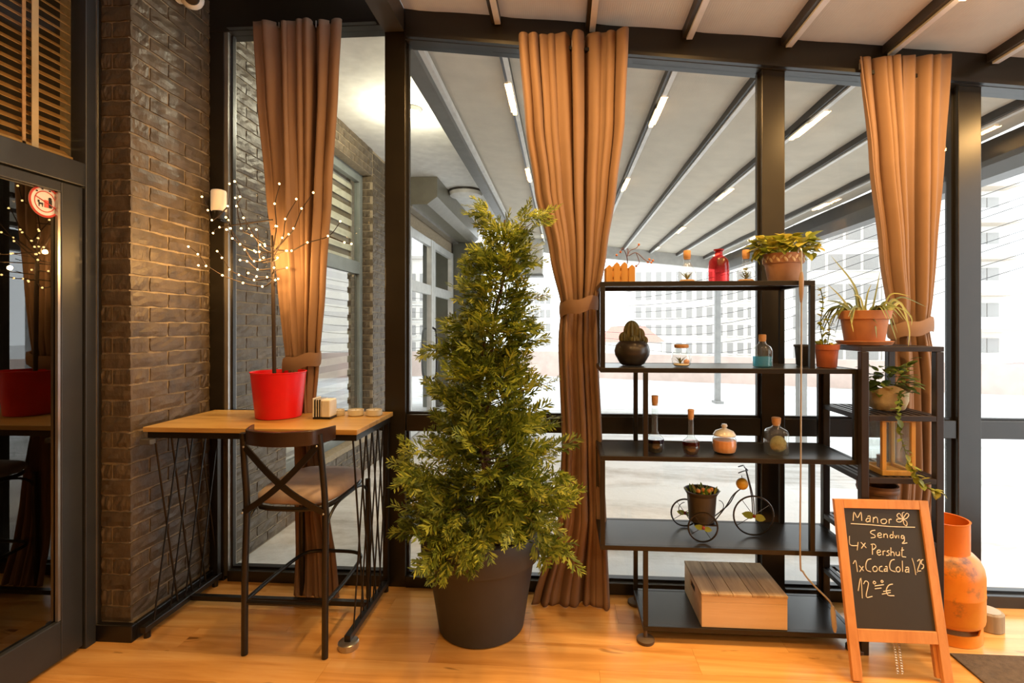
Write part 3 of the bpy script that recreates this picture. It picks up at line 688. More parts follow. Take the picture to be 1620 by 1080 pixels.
for (x, y) in ((TX0+0.03,2.47),(TX0+0.03,2.98),(TX1-0.035,2.99)): MB().lathe([(0.016,0),(0.016,0.0345)], (x,y,0), 12).build('foot', M['black'], tb)
g = MB().bb((TX0+0.005,2.45,TZ-0.085),(TX0+0.06,2.49,TZ-0.0605)).build('corner_block', mk('grey_plastic',(0.10,0.10,0.10)), tb)

# ---- bar stool
st = thing('bar_stool', 'black metal bar stool with crossed back and brown padded seat', 'stool', (-1.345, 2.64, 0))
lx, rx = -1.545, -1.142
by, fy = 2.365, 2.915
SZ = 0.735
for x, tx in ((lx, lx+0.004), (rx, rx-0.02)):
    MB().tube(bez([(x,by,0.004),(x,by+0.004,0.4),(x+0.004*(1 if x<-1.3 else -1),by+0.012,SZ-0.02),(x+(tx-x)*0.6,by-0.004,SZ+0.2),(tx,by-0.018,1.085)], 8), 0.0155, 10).build('leg', M['black'], st, smooth=60)
    MB().tube([(x,fy,0.004),(x,fy-0.012,SZ-0.03)], 0.0155, 10).build('leg', M['black'], st, smooth=60)
# seat pad
g = MB(); n = 28; vs = []; fs = []
def srect(an, w, d, p=4.0):
    c, s = math.cos(an), math.sin(an); k = (abs(c)**p+abs(s)**p)**(-1/p); return w*c*k, d*s*k
lev = [(0.93,0.0),(1.0,0.015),(1.0,0.035),(0.93,0.052),(0.75,0.060),(0.4,0.064)]
for (q, h) in lev:
    for k in range(n):
        x, y = srect(2*PI*k/n, 0.208*q, 0.272*q); vs.append((-1.343+x, 2.655+y, SZ-0.012+h))
for i in range(len(lev)-1):
    for k in range(n): fs.append((i*n+k, i*n+(k+1)%n, (i+1)*n+(k+1)%n, (i+1)*n+k))
fs.append(tuple(range(n-1,-1,-1))); fs.append(tuple((len(lev)-1)*n+k for k in range(n)))
g.add(vs, fs); g.build('seat', M['seat'], st, smooth=60)
g = MB(); ring = []
for k in range(28): x, y = srect(2*PI*k/28, 0.195, 0.262); ring.append((-1.343+x, 2.645+y, SZ-0.026))
g.tube(ring, 0.0125, 8, closed=True); g.build('seat_frame', M['black'], st, smooth=60)
# footrest ring
fr = bez([(lx,by+0.005,0.262),(lx,2.62,0.262),(lx+0.02,2.84,0.265),(lx+0.07,fy-0.01,0.268),(-1.343,fy+0.005,0.268),(rx-0.07,fy-0.01,0.268),(rx-0.02,2.84,0.265),(rx,2.62,0.262),(rx,by+0.005,0.262)], 6)
MB().tube(fr, 0.0105, 8).build('footrest', M['black'], st, smooth=60)
MB().tube([(lx,by+0.004,0.255),(rx,by+0.004,0.255)], 0.0115, 8).build('stretcher', M['black'], st, smooth=60)
# curved braces under the seat
for x in (lx, rx):
    MB().tube(bez([(x,by+0.008,0.60),(x,by+0.05,0.665),(x,by+0.14,0.703),(x,by+0.26,0.708)], 6), 0.008, 6).build('brace', M['black'], st, smooth=60)
    MB().tube(bez([(x,fy-0.006,0.60),(x,fy-0.05,0.665),(x,fy-0.14,0.703),(x,fy-0.26,0.708)], 6), 0.008, 6).build('brace', M['black'], st, smooth=60)
# crossed back straps (bent flat bars)
def strap(p0, p1, bow):
    g = MB(); vs = []; fs = []; pts = []
    for k in range(17):
        u = k/16; p = Vector(p0).lerp(Vector(p1), u); p.z += bow*math.sin(PI*u); p.y += -0.016*math.sin(PI*u); pts.append(p)
    for k, p in enumerate(pts):
        tn = pts[min(k+1,16)]-pts[max(k-1,0)]; tn.y = 0; tn.normalize(); sd = Vector((-tn.z,0,tn.x))*0.0145; n_2 = Vector((0,0.005,0))
        vs += [p-sd-n_2, p+sd-n_2, p+sd+n_2, p-sd+n_2]
    for i in range(16):
        for q in range(4): fs.append((i*4+q, i*4+(q+1)%4, (i+1)*4+(q+1)%4, (i+1)*4+q))
    fs += [(3,2,1,0),(64,65,66,67)]; g.add(vs, fs); return g
strap((lx+0.012,by-0.018,1.02),(rx-0.002,by+0.002,0.70),-0.03).build('back_strap', M['black'], st, smooth=60)
strap((rx-0.025,by-0.024,1.03),(lx+0.002,by-0.008,0.70),-0.03).build('back_strap', M['black'], st, smooth=60)
g = MB(); pts = []
for k in range(25):
    u = k/24; x = lx-0.005+(rx-lx+0.02)*u
    yy = by-0.024-0.075*math.sin(PI*u)+ (0.10*max(0,(abs(u-0.5)-0.38)/0.12)**1.5)
    pts.append((x, yy, 1.075))
vs = []; fs = []
for (x, y, z) in pts: vs += [(x,y-0.011,z-0.036),(x,y+0.011,z-0.036),(x,y+0.013,z+0.034),(x,y-0.013,z+0.034)]
for i in range(24):
    for q in range(4): fs.append((i*4+q, i*4+(q+1)%4, (i+1)*4+(q+1)%4, (i+1)*4+q))
fs += [(3,2,1,0),(96,97,98,99)]; g.add(vs, fs); g.build('top_rail', mk('dark_brown_wood',(0.040,0.020,0.013),(0.026,0.014,0.010),rough=0.3), st, bevel=0.004, smooth=40)
for (x, y, z) in ((lx+0.002,by-0.022,0.70),(rx-0.002,by-0.014,0.70),(lx+0.012,by-0.028,1.02),(rx-0.025,by-0.034,1.03)): MB().ball((x,y,z), 0.0055, 8).build('bolt', M['silver'], st, smooth=60)

# ---- red pot with LED twig tree
PC = Vector((-1.602, 2.74, TZ))
pc = onz(438, 660, TZ); PC = Vector((pc.x, pc.y+0.02, TZ))
tr = thing('twig_light_tree', 'bare twig tree with warm fairy lights in a red plastic pot', 'light tree', PC)
MB().lathe([(0.115,0.001),(0.121,0.004),(0.146,0.255),(0.150,0.258),(0.150,0.262),(0.141,0.262),(0.139,0.24)], PC, 40, True, False).build('pot', M['redplastic'], tr, smooth=40)
MB().lathe([(0.139,0.225),(0.138,0.232)], PC, 32).build('soil', M['soil'], tr)
tk = [at(434,590,PC.y), at(433,520,PC.y), at(432,450,PC.y), at(431,400,PC.y), at(430,372,PC.y)]
tk[0].z = TZ+0.225
MB().tube(bez(tk, 5), [0.011]*14+[0.008]*7, 8).build('trunk', M['twig'], tr, smooth=60)
ZB = [[(760,650),(610,630),(490,575),(425,525),(375,450)], [(760,690),(610,720),(530,620),(405,440),(390,370),(385,250),(400,60)],
 [(755,600),(700,575),(590,500),(500,440),(460,250),(490,170),(445,40)], [(755,650),(660,580),(520,350),(450,180)], [(760,780),(640,790),(550,720),(490,710)],
 [(760,860),(610,880),(480,835),(400,790),(335,690),(295,635)], [(760,890),(680,935),(515,905),(340,840),(200,760),(135,755)], [(200,760),(130,660),(50,595)],
 [(400,370),(315,430),(260,480)], [(385,250),(250,370),(215,285),(165,170)], [(780,610),(795,420),(785,230),(825,60)], [(800,690),(850,520),(875,360),(970,190)],
 [(775,640),(905,490),(945,440),(1015,270),(1115,135)], [(775,620),(890,630),(930,630),(1065,560),(1240,505),(1345,380)], [(770,800),(890,775)], [(765,860),(815,870),(790,880)],
 [(760,720),(810,690)], [(760,720),(660,710),(630,450),(570,440)], [(755,870),(720,855),(630,850),(560,820)], [(1240,505),(1380,560),(1440,572)], [(755,740),(690,690),(655,640)], [(760,820),(780,775)], [(425,525),(410,440),(370,345)]]
bulb = MB().ball((0,0,0), 0.0056, 8).mesh('bulb', emitmat('fairy_light', (1.0,0.60,0.20), 12))
ends = {}
for bi, pl in enumerate(ZB):
    dep = R(-0.22, 0.20); pts = []
    base = ends.get(pl[0])
    for k, (zx, zy) in enumerate(pl):
        px = 290+zx*290/1566; py = 280+zy*200/1080
        d = (base if base is not None else 0.0)+(dep if base is None else dep*0.5)*k/(len(pl)-1)
        p = at(px, py, PC.y+d); pts.append(p); ends[(zx,zy)] = d
    if base is None: pts[0] = Vector((tk[2].x+R(-.003,.003), PC.y, pts[0].z))
    g = MB(); q = bez(pts, 5); g.tube(q, [0.0042-0.0024*i/(len(q)-1) for i in range(len(q))], 6); o = g.build('branch', M['twig'], tr, smooth=60)
    for p in pts[1:]: inst('bulb', bulb, tr, p+Vector((0,-0.006,0)))
for (zx, zy, d) in ((880,630,-.05),(800,420,0.02),(700,590,0.1),(620,640,-.06)):
    p = at(290+zx*.185, 280+zy*.185, PC.y+d); inst('bulb', bulb, tr, p)
    g = MB(); g.tube([Vector((tk[2].x, PC.y, p.z-0.02)), p], 0.0016, 5); g.build('branch', M['twig'], tr)
for (px, py, d, e) in ((395,395,-0.05,7.0),(440,420,-0.08,6.0),(352,420,-0.1,4.0)):
    l = bpy.data.lights.new('fairy_glow', 'POINT'); l.energy = e; l.color = (1,0.55,0.18); l.shadow_soft_size = 0.012
    lo = bpy.data.objects.new('fairy_glow', l); COL.objects.link(lo); lo.parent = tr; lo.location = at(px,py,PC.y+d)-PC

# ---- things on the table
c = onz(508, 664, TZ); t = thing('napkin_holder', 'small white napkin holder with dark striped slots on the bar table', 'napkin holder', (c.x, c.y+0.05, TZ))
wht = mk('white_card', (0.82,0.80,0.76), rough=0.6)
x0, x1, y0, y1 = c.x-0.055, c.x+0.045, c.y+0.01, c.y+0.10
MB().bb((x0,y0,TZ+0.012),(x0+0.006,y1,TZ+0.118)).build('side_plate', wht, t, bevel=0.002); MB().bb((x1-0.05,y0,TZ+0.012),(x1,y1,TZ+0.108)).build('napkins', wht, t, bevel=0.006)
for k in range(6): MB().bb((x0+0.010+k*0.0068,y0+0.004,TZ+0.014),(x0+0.0145+k*0.0068,y1-0.004,TZ+0.110)).build('napkin', M['black'] if k % 2 == 0 else wht, t)
MB().bb((x0,y0+0.002,TZ+0.001),(x1,y1-0.002,TZ+0.0118)).build('base', M['black'], t, bevel=0.002)
for i, (px, lab) in enumerate(((536,'tealight glass nearest the napkin holder'),(563,'tealight glass, middle one of three on the bar table'),(592,'tealight glass nearest the table end by the post'))):
    c = onz(px, 657, TZ); t = thing('tealight_holder', lab, 'candle', (c.x,c.y,TZ), 'tealights on the bar table'); r = 0.034 if i == 0 else 0.046
    MB().lathe([(r*0.9,0.001),(r,0.006),(r,0.036),(r*0.93,0.036),(r*0.9,0.012)], (c.x,c.y,TZ), 24, True, True).build('glass', mk('milky_glass',(0.72,0.68,0.58),rough=0.15), t, smooth=40)
    MB().lathe([(r*0.72,0.0125),(r*0.72,0.030)], (c.x,c.y,TZ), 20).build('candle', wht, t, smooth=40); MB().tube([(c.x,c.y,TZ+0.03),(c.x,c.y,TZ+0.038)], 0.0012, 5).build('wick', M['black'], t)

# ---- wall lamp like a candle, security camera, door sticker
c = at(346, 334, 2.985); t = thing('candle_wall_lamp', 'white cylinder lamp on the dark post above the bar table', 'lamp', (c.x, 2.985, c.z-0.10))
MB().lathe([(0.040,0.0),(0.043,0.004),(0.043,0.118),(0.039,0.127),(0.030,0.130)], c, 28).build('shade', mk('cream_shade',(0.80,0.68,0.54),rough=0.5,emit=(1,0.72,0.42),es=0.25), t, smooth=50)
MB().lathe([(0.030,-0.05),(0.036,-0.001)], c, 24).build('cup', M['black'], t, smooth=40); MB().bb((c.x-0.012,2.985,c.z-0.06),(c.x+0.012,3.044,c.z-0.035)).build('bracket', M['black'], t)
c = at(293, 2, 2.75); t = thing('security_camera', 'white dome security camera high on the brick wall', 'camera', (XW, c.y, c.z-0.06))
q = Vector((XW+0.09, c.y, c.z+0.02)); MB().lathe([(0.055,0),(0.055,0.02),(0.03,0.05)], Vector((XW+0.004,c.y,c.z+0.05)), 20, ax=Matrix.Rotation(PI/2,3,'Y')).build('mount', M['white'], t, smooth=40)
rot = Vector((0.55,-0.75,-0.45)).to_track_quat('Z','Y').to_matrix()
MB().ball(q, 0.062, 18).build('housing', M['white'], t, smooth=60); MB().lathe([(0.040,0.050),(0.036,0.060),(0.012,0.066)], q, 20, ax=rot).build('lens', M['black'], t, smooth=40)
def _px_on_x(px, py, X):
    q = ray(px, py); k = X/q.x; return Vector((X, q.y*k, CAMH+q.z*k))
c = _px_on_x(71, 319, XD-0.0215); t = thing('door_sticker', 'round white and red no pets sticker on the door glass', 'sticker', c)
RY = Matrix.Rotation(PI/2, 3, 'Y')
MB().lathe([(0.073,0),(0.073,0.001)], c, 40, ax=RY).build('disc', mk('sticker_white',(0.82,0.78,0.74)), t)
rd = mk('sticker_red',(0.75,0.10,0.08)); g = MB(); g.tube(arc(c+Vector((0.002,0,0)),0.068,0,2*PI*47/48,47,'yz'), 0.005, 4, closed=True); g.tube(arc(c+Vector((0.002,0,0)),0.047,0,2*PI*47/48,47,'yz'), 0.0022, 4, closed=True); g.bar(c+Vector((0.003,-0.045,0.018)), c+Vector((0.003,0.045,-0.022)), 0.002, 0.007, up=(1,0,0)); g.build('red_ring', rd, t)
g = MB(); k = c+Vector((0.002,0,0)); g.bb(k+Vector((0,-0.004,-0.026)), k+Vector((0.001,0.014,0.008))); g.build('red_coat_mark', rd, t)
g = MB(); g.bb(k+Vector((0,0.016,-0.026)), k+Vector((0.0012,0.030,0.012))); g.ball(k+Vector((0,0.022,0.016)), 0.008, 8, (0.1,1,1)); g.bb(k+Vector((0,-0.030,-0.016)), k+Vector((0.0012,-0.010,-0.008))); g.bb(k+Vector((0,-0.034,-0.008)), k+Vector((0.0012,-0.026,0.002))); g.bb(k+Vector((0,-0.029,-0.026)), k+Vector((0.0012,-0.026,-0.016))); g.bb(k+Vector((0,-0.014,-0.026)), k+Vector((0.0012,-0.011,-0.016)))
for a0 in (0.6, 1.2, 1.8, 2.3): g.bb(k+Vector((0,math.cos(a0)*0.057-0.004,math.sin(a0)*0.057-0.003)), k+Vector((0.0012,math.cos(a0)*0.057+0.004,math.sin(a0)*0.057+0.003)))
g.build('dark_marks', M['black'], t)

# ---- potted conifer
cc = onz(762, 1018); CP = Vector((at(762,900,2.70).x, 2.70, 0))
cf = thing('potted_conifer', 'bushy green conifer in a large dark grey planter', 'potted plant', CP)
MB().lathe([(0.215,0.001),(0.226,0.008),(0.282,0.36),(0.288,0.375),(0.312,0.385),(0.318,0.40),(0.326,0.525),(0.322,0.532),(0.310,0.532),(0.306,0.50)], CP, 56, True, False).build('planter', M['anthracite'], cf, smooth=35)
MB().lathe([(0.304,0.47),(0.302,0.48)], CP, 40).build('soil', M['soil'], cf)
env = [(0.47,.22),(0.58,.33),(0.70,.355),(0.82,.335),(0.95,.29),(1.08,.26),(1.2,.225),(1.35,.195),(1.5,.175),(1.65,.155),(1.8,.145),(1.95,.13),(2.1,.09),(2.2,.03)]
cxs = [(0.4,762),(0.8,772),(1.2,770),(1.6,782),(1.9,795),(2.2,803)]
def lerp_tab(tab, z):
    for (a, va), (b, vb) in zip(tab[:-1], tab[1:]):
        if a <= z <= b: return va+(vb-va)*(z-a)/(b-a)
    return tab[0][1] if z < tab[0][0] else tab[-1][1]
def axis_at(z): return Vector((at(lerp_tab(cxs, z), 500, 2.70).x, 2.70, z))
tkp = [axis_at(0.47+i*0.17) for i in range(11)]; tkp = [p+Vector((0.012*math.sin(i*1.7),0.012*math.cos(i*2.1),0)) for i, p in enumerate(tkp)]
MB().tube(bez(tkp, 3), [0.022-0.017*i/30 for i in range(31)], 8).build('trunk', M['bark'], cf, smooth=60)
tk2 = [p+Vector((-0.03+0.02*math.sin(i),-0.03,0)) for i, p in enumerate(tkp[:8])]; MB().tube(bez(tk2, 3), [0.013-0.009*i/21 for i in range(22)], 7).build('trunk', M['bark'], cf, smooth=60)
# one spray of scale leaves: stem axis +x, flat in xy
def spray(rs, L):
    out = []; n = 7
    for k in range(n):
        u = (k+0.4)/n; bl = L*(0.50-0.24*u)*rs.uniform(0.75,1.25)
        for s in (-1, 1):
            a = rs.uniform(0.45,0.85)*s; p = Vector((L*u, 0, 0)); d = Vector((math.cos(a), math.sin(a), rs.uniform(-0.25,0.25))); e = p+d*bl
            wd = d.cross(Vector((0,0,1))).normalized()*bl*0.115; m = p+d*bl*0.55+Vector((0,0,0.004))
            out.append(([p, m-wd, e, m+wd], [(0,1,2,3)]))
            if k < 5:
                for q, b2 in ((0.45, 0.42), (0.7, 0.32)):
                    p2 = p+d*bl*q; a2 = a+s*rs.uniform(0.4,0.8)*(-1 if rs.random() < 0.35 else 1); d2 = Vector((math.cos(a2), math.sin(a2), rs.uniform(-0.3,0.3))); e2 = p2+d2*bl*b2; w2_ = d2.cross(Vector((0,0,1))).normalized()*bl*b2*0.19; m2 = p2+d2*bl*b2*0.5
                    out.append(([p2, m2-w2_, e2, m2+w2_], [(0,1,2,3)]))
    out.append(([Vector((L*0.6,0,0)), Vector((L*0.85,-L*0.035,0)), Vector((L*1.1,0,0)), Vector((L*0.85,L*0.035,0))], [(0,1,2,3)]))
    return out
rs = random.Random(21); SP = [spray(rs, 1.0) for _ in range(10)]
fol = MB(); tw = MB()
nb = 178
for i in range(nb):
    z = 0.55+1.60*((i+rs.random())/nb)**1.22
    an = i*2.39996+rs.uniform(-.4,.4); A0 = axis_at(z-0.05)
    L = lerp_tab(env, z)*rs.choice((0.45,0.75,0.9,1.0,1.15,1.3))*rs.uniform(0.9,1.05)
    if math.sin(an) > 0: L = min(L, 0.20/max(0.35, math.sin(an)))
    rise = rs.uniform(-0.15,0.30) if z < 0.85 else rs.uniform(0.1,0.6)
    d = Vector((math.cos(an), math.sin(an), rise)).normalized()
    E_ = A0+d*L; tw.tube([A0, A0.lerp(E_, 0.5)-Vector((0,0,0.012)), A0.lerp(E_, 0.88)], [0.0045,0.003,0.0012], 5)
    ns = int(4+L*(29 if z < 0.95 else 19))
    for k in range(ns):
        u = 0.30+0.70*(k+rs.random())/ns; P = A0.lerp(E_, u)+Vector((rs.gauss(0,.022),rs.gauss(0,.022),rs.gauss(0,.022)))
        dd = (d+Vector((rs.gauss(0,.55),rs.gauss(0,.55),rs.gauss(0.10,.45)))).normalized()
        sl = rs.uniform(0.105,0.185)*(0.85 if z > 1.7 else 1)
        if P.y+dd.y*sl > 2.90: continue
        up = Vector((rs.gauss(0,.5),rs.gauss(0,.5)-0.7,1)); zax = (up-dd*up.dot(dd)).normalized(); yax = zax.cross(dd)
        mt = Matrix((dd*sl, yax*sl, zax*sl)).transposed()
        for vs, fs in rs.choice(SP): fol.add([P+mt @ v for v in vs], fs)
# skirt hanging over the rim and the odd long shoot
for (px, py, Y) in ((745,862,2.36),(760,850,2.35),(725,838,2.38),(800,835,2.38),(850,830,2.48),(700,820,2.45),(868,800,2.55),(885,770,2.6),(655,735,2.58),(665,760,2.55),(862,466,2.68),(878,602,2.64),(735,880,2.345),(830,352,2.68),(770,345,2.68),(845,350,2.7),(870,790,2.45),(680,790,2.45)):
    P0 = at(px, py, Y)
    for k in range(9):
        P = P0+Vector((rs.gauss(0,.03),rs.gauss(0,.025),rs.gauss(0,.025)+0.02)); out = (P0-axis_at(P0.z)); out.z = 0; out.normalize()
        dd = (out*0.8+Vector((rs.gauss(0,.35),rs.gauss(0,.35),(-0.5 if py > 800 else 0.25)+rs.gauss(0,.3)))).normalized(); sl = rs.uniform(0.075,0.125)
        if px in (862, 878): sl *= 0.6; P = P0+Vector((-0.02*k,0,-0.006*k))
        up = Vector((rs.gauss(0,.5),-0.8,1)); zax = (up-dd*up.dot(dd)).normalized(); yax = zax.cross(dd); mt = Matrix((dd*sl, yax*sl, zax*sl)).transposed()
        for vs, fs in rs.choice(SP): fol.add([P+mt @ v for v in vs], fs)
    B = axis_at(P0.z-0.12 if py < 800 else P0.z+0.1); tw.tube([B, P0], [0.004,0.0015], 5)
tw.build('branches', M['bark'], cf, smooth=60); fol.build('foliage', M['thuja'], cf, kind='stuff')
# ================================================================== SHELF RACK
RY0, RY1 = 2.59, 2.965
rk = thing('shelf_rack', 'black metal staggered shelf rack in front of the window', 'shelf', (0.95, 2.78, 0))
xa, xb = at(950,500,RY0).x, at(1290,500,RY0).x      # outer run of the wide tiers
xc, xd = at(1018,500,RY0).x, at(1360,500,RY0).x     # inner run of the set-in tiers
ZS = [at(1100,452,RY0).z, at(1100,590,RY0).z, at(1100,731,RY0).z, at(1100,874,RY0).z, 0.060]
TH = 0.024
runs = [(xa, xb), (xa, xd), (xa, xd), (xa, xd), (xc, xd)]
S = [z+TH for z in ZS]                                 # top of each shelf
for (x0, x1), z in zip(runs, ZS):
    g = MB(); g.bb((x0,RY0,z),(x1,RY0+TH,z+TH)); g.bb((x0,RY1-TH,z),(x1,RY1,z+TH)); g.bb((x0,RY0+TH,z),(x0+TH,RY1-TH,z+TH)); g.bb((x1-TH,RY0+TH,z),(x1,RY1-TH,z+TH))
    o = g.build('shelf_frame', M['black'], rk, bevel=0.002)
    MB().bb((x0+TH+0.001,RY0+TH+0.001,z+TH-0.006),(x1-TH-0.001,RY1-TH-0.001,z+TH-0.001)).build('shelf_board', mk('black_sheet',(0.022,0.020,0.019),rough=0.28), rk)
def uprights(x0, x1, zlo, zhi):
    for x in (x0, x1-TH):
        for y in (RY0, RY1-TH): MB().bb((x,y,zlo),(x+TH,y+TH,zhi)).build('upright', M['black'], rk, bevel=0.002)
uprights(xa, xb, S[1], ZS[0]); uprights(xc, xd, S[2], ZS[1]); uprights(xa, xb, S[3], ZS[2]); uprights(xc, xd, S[4], ZS[3])
for x in (xc+0.012, xd-0.012):
    for y in (RY0+0.012, RY1-0.012): MB().lathe([(0.042,0.0),(0.045,0.004),(0.045,0.016),(0.036,0.022),(0.010,0.024),(0.010,0.0595)], (x,y,0), 20).build('foot', mk('brown_rubber_foot',(0.11,0.075,0.05),rough=0.6), rk, smooth=40)

# ---- leaves as shared pieces
def leafmesh(name, mat, wd=0.42, fold=0.12, droop=0.12, n=4):
    vs = []; fs = []
    for i in range(n+1):
        u = i/n; w_ = wd*math.sin(PI*min(1, u*0.92+0.08))**0.8 if u < 1 else 0.0
        z = -droop*u*u
        vs += [(u,-w_/2,z+fold*w_),(u,0,z),(u,w_/2,z+fold*w_)]
    for i in range(n): k = i*3; fs += [(k,k+3,k+4,k+1),(k+1,k+4,k+5,k+2)]
    g = MB(); g.add(vs, fs); return g.mesh(name, mat, smooth=60)
def leaf(me, parent, base, d, L, up=(0,0,1), name='leaf', roll=0.0):
    d = Vector(d).normalized(); up = Vector(up); z = up-d*up.dot(d)
    if z.length < 1e-3: z = Vector((0,1,0))-d*d.y
    z.normalize(); y = z.cross(d); m = Matrix((d, y, z)).transposed() @ Matrix.Rotation(roll,3,'X')
    return inst(name, me, parent, base, m.to_euler(), L)
LM = {'round': leafmesh('leaf', M['leafy'], 0.75, 0.10, 0.25), 'small': leafmesh('leaf', M['leafy'], 0.6, 0.1, 0.2), 'dark': leafmesh('leaf', M['leafdk'], 0.65, 0.12, 0.25), 'spike': leafmesh('leaf', M['airplant'], 0.16, 0.3, 0.25), 'succ': leafmesh('leaf', mkleaf('succulent',(0.16,0.36,0.05),(0.30,0.45,0.08),(0.55,0.30,0.08),0.1), 0.34, 0.2, -0.1)}

def corkbottle(name, label, cat, c, prof, cork, liquid=None, lmat=None, gmat='clear', group=None):
    t = thing(name, label, cat, c, group)
    MB().lathe(prof, c, 32, True, False).build('bottle', M[gmat], t, smooth=50)
    if cork: MB().lathe(cork, c, 20).build('cork', M['cork'], t, smooth=40)
    if liquid: MB().lathe(liquid, c, 28).build('liquid', lmat, t, smooth=50)
    return t
def airplant(t, c, h, n=9, seed=1):
    r = random.Random(seed)
    for k in range(n):
        a = 2*PI*k/n+r.uniform(-.2,.2); leaf(LM['spike'], t, c, (math.cos(a)*0.5, math.sin(a)*0.5, r.uniform(0.6,1.3)), h*r.uniform(0.7,1.1))

# ---- top shelf
y = 2.76; z = S[0]
x0 = at(957,442,y).x; x1 = at(1004,442,y).x
t = thing('picket_planter', 'orange wooden picket fence planter with a berry twig on the top shelf', 'planter', ((x0+x1)/2, y, z))
pk = mkwood('orange_picket',(0.38,0.17,0.03),(0.50,0.25,0.06),(0.58,0.32,0.09),2,0.8,0.5)
W = (x1-x0)/4
for k in range(4):
    for yy in (y-0.05, y+0.05):
        h = 0.100+(0.014 if k in (1,2) else 0.0); a = x0+k*W+0.003; b = a+W-0.008
        g = MB(); pr = [(a,0.001),(b,0.001),(b,h-0.014),((a+b)/2,h),(a,h-0.014)]
        g.add([(x,yy-0.003,z+q) for x,q in pr]+[(x,yy+0.003,z+q) for x,q in pr], [(0,1,2,3,4),(9,8,7,6,5)]+[(i,5+i,5+(i+1)%5,(i+1)%5) for i in range(5)]); g.build('picket', pk, t)
for s in (0.022, 0.068): MB().bb((x0,y-0.046,z+s),(x1-0.004,y-0.0405,z+s+0.014)).build('batten', pk, t)
for s in (x0, x1-0.008): MB().bb((s,y-0.0395,z+0.002),(s+0.005,y+0.046,z+0.085)).build('end_board', pk, t)
MB().bb((x0+0.006,y-0.039,z+0.001),(x1-0.009,y+0.046,z+0.012)).build('bottom_board', pk, t)
tp = lambda zx, zy, d=0: at(920+zx*200/1620, 380+zy*120/972, y+d)
for i, pl in enumerate(([(590,300),(580,205),(530,100),(500,150)], [(585,210),(620,135),(700,100),(735,55)], [(600,200),(700,160),(810,250),(870,280)], [(590,200),(595,120),(580,110)], [(700,160),(740,280),(700,330)])):
    pts = [tp(a, b, 0.01*k*(1 if i % 2 else -1)) for k, (a, b) in enumerate(pl)]; MB().tube(bez(pts, 4), 0.0022, 5).build('twig', mk('purple_twig',(0.12,0.05,0.06)), t, smooth=60)
bm = mk('orange_berry',(0.62,0.22,0.08)); bme = MB().ball((0,0,0),0.0065,8).mesh('berry', bm)
for (a, b) in ((735,55),(870,245),(850,280),(895,285),(915,260),(500,150),(450,190),(700,330)): inst('berry', bme, t, tp(a, b, 0.0))

fp = [(0.030,0.001),(0.043,0.010),(0.050,0.035),(0.045,0.060),(0.030,0.090),(0.018,0.105),(0.015,0.130),(0.018,0.134)]
for px, lab, sd in ((1087,'corked glass flask with an air plant left of the red bottle',3), (1180,'corked glass flask with an air plant right of the red bottle',5)):
    c = Vector((at(px,440,2.74).x, 2.74, S[0]))
    t = corkbottle('terrarium_flask', lab, 'bottle', c, fp, [(0.017,0.128),(0.017,0.134),(0.019,0.138),(0.019,0.172),(0.016,0.176)], [(0.036,0.004),(0.041,0.012),(0.034,0.020)], mk('tan_gravel',(0.40,0.24,0.14),rough=0.9,scale=80,bmp=0.6), group='air plant flasks on the top shelf')
    airplant(t, c+Vector((0,0,0.016)), 0.055, 10, sd)
    if px > 1150:
        r = random.Random(4)
        for k in range(12): leaf(LM['small'], t, c+Vector((r.uniform(-.012,.012),r.uniform(-.01,.01),r.uniform(0.04,0.085))), (r.uniform(-1,1),r.uniform(-1,1),0.4), 0.024)
c = Vector((at(1137,440,2.73).x, 2.73, S[0]))
t = thing('red_bottle', 'translucent red ribbed glass bottle on the top shelf', 'bottle', c)
pr = [(0.046,0.001),(0.052,0.005)]+[(0.052+(0.0015 if k % 2 else 0), 0.012+k*0.010) for k in range(9)]+[(0.052,0.108),(0.047,0.122),(0.032,0.138),(0.020,0.146),(0.019,0.168),(0.026,0.171),(0.026,0.178),(0.018,0.179)]
MB().lathe(pr, c, 36, True, False).build('body', M['redglass'], t, smooth=50); MB().lathe([(0.020,0.170),(0.0265,0.1715),(0.0265,0.1785),(0.019,0.1795)], c, 28, False, False).build('lip', mk('dark_red_lip',(0.25,0.01,0.015),rough=0.2), t, smooth=40)
c = Vector((at(1239,440,2.75).x, 2.75, S[0]))
t = thing('potted_plant', 'leafy yellow green plant in a pale clay pot with patterned rim', 'potted plant', c)
MB().lathe([(0.070,0.001),(0.073,0.004),(0.090,0.098),(0.096,0.100),(0.103,0.146),(0.105,0.150),(0.098,0.150),(0.096,0.135)], c, 40, True, False).build('pot', M['clay'], t, smooth=35)
MB().lathe([(0.093,0.130),(0.092,0.136)], c, 32).build('soil', M['soil'], t)
pale = mk('pale_relief',(0.74,0.56,0.36),rough=0.7); lm_ = MB(); lm_.add([(0,-0.004,0),(0.5,-0.008,0.45),(0.1,-0.004,1),(-0.5,0.0,0.55)], [(0,1,2,3)]); rel = MB().ball((0,0,0),1,8,(0.0075,0.003,0.015)).mesh('leaf_relief', pale)
for k in range(34):
    a = 2*PI*k/34; zz = 0.124; r_ = 0.0995; inst('leaf_relief', rel, t, c+Vector((r_*math.cos(a), r_*math.sin(a), zz+(0.008 if k % 2 else -0.008))), Euler((0,0.6 if k % 2 else -0.6,a+PI/2)))
r = random.Random(9)
for k in range(115):
    a = r.uniform(0,2*PI); rad = 0.14*math.sqrt(r.random()); e = Vector((math.cos(a)*rad, math.sin(a)*rad*0.8, 0)); hh = 0.150+0.115*r.random()**0.8*(1-0.5*rad/0.14)
    leaf(LM['round'], t, c+e+Vector((0,0,hh+0.006)), (math.cos(a)*0.8+r.gauss(0,.5), math.sin(a)*0.8+r.gauss(0,.5)-0.35, r.gauss(0.15,.45)), r.uniform(0.055,0.085))
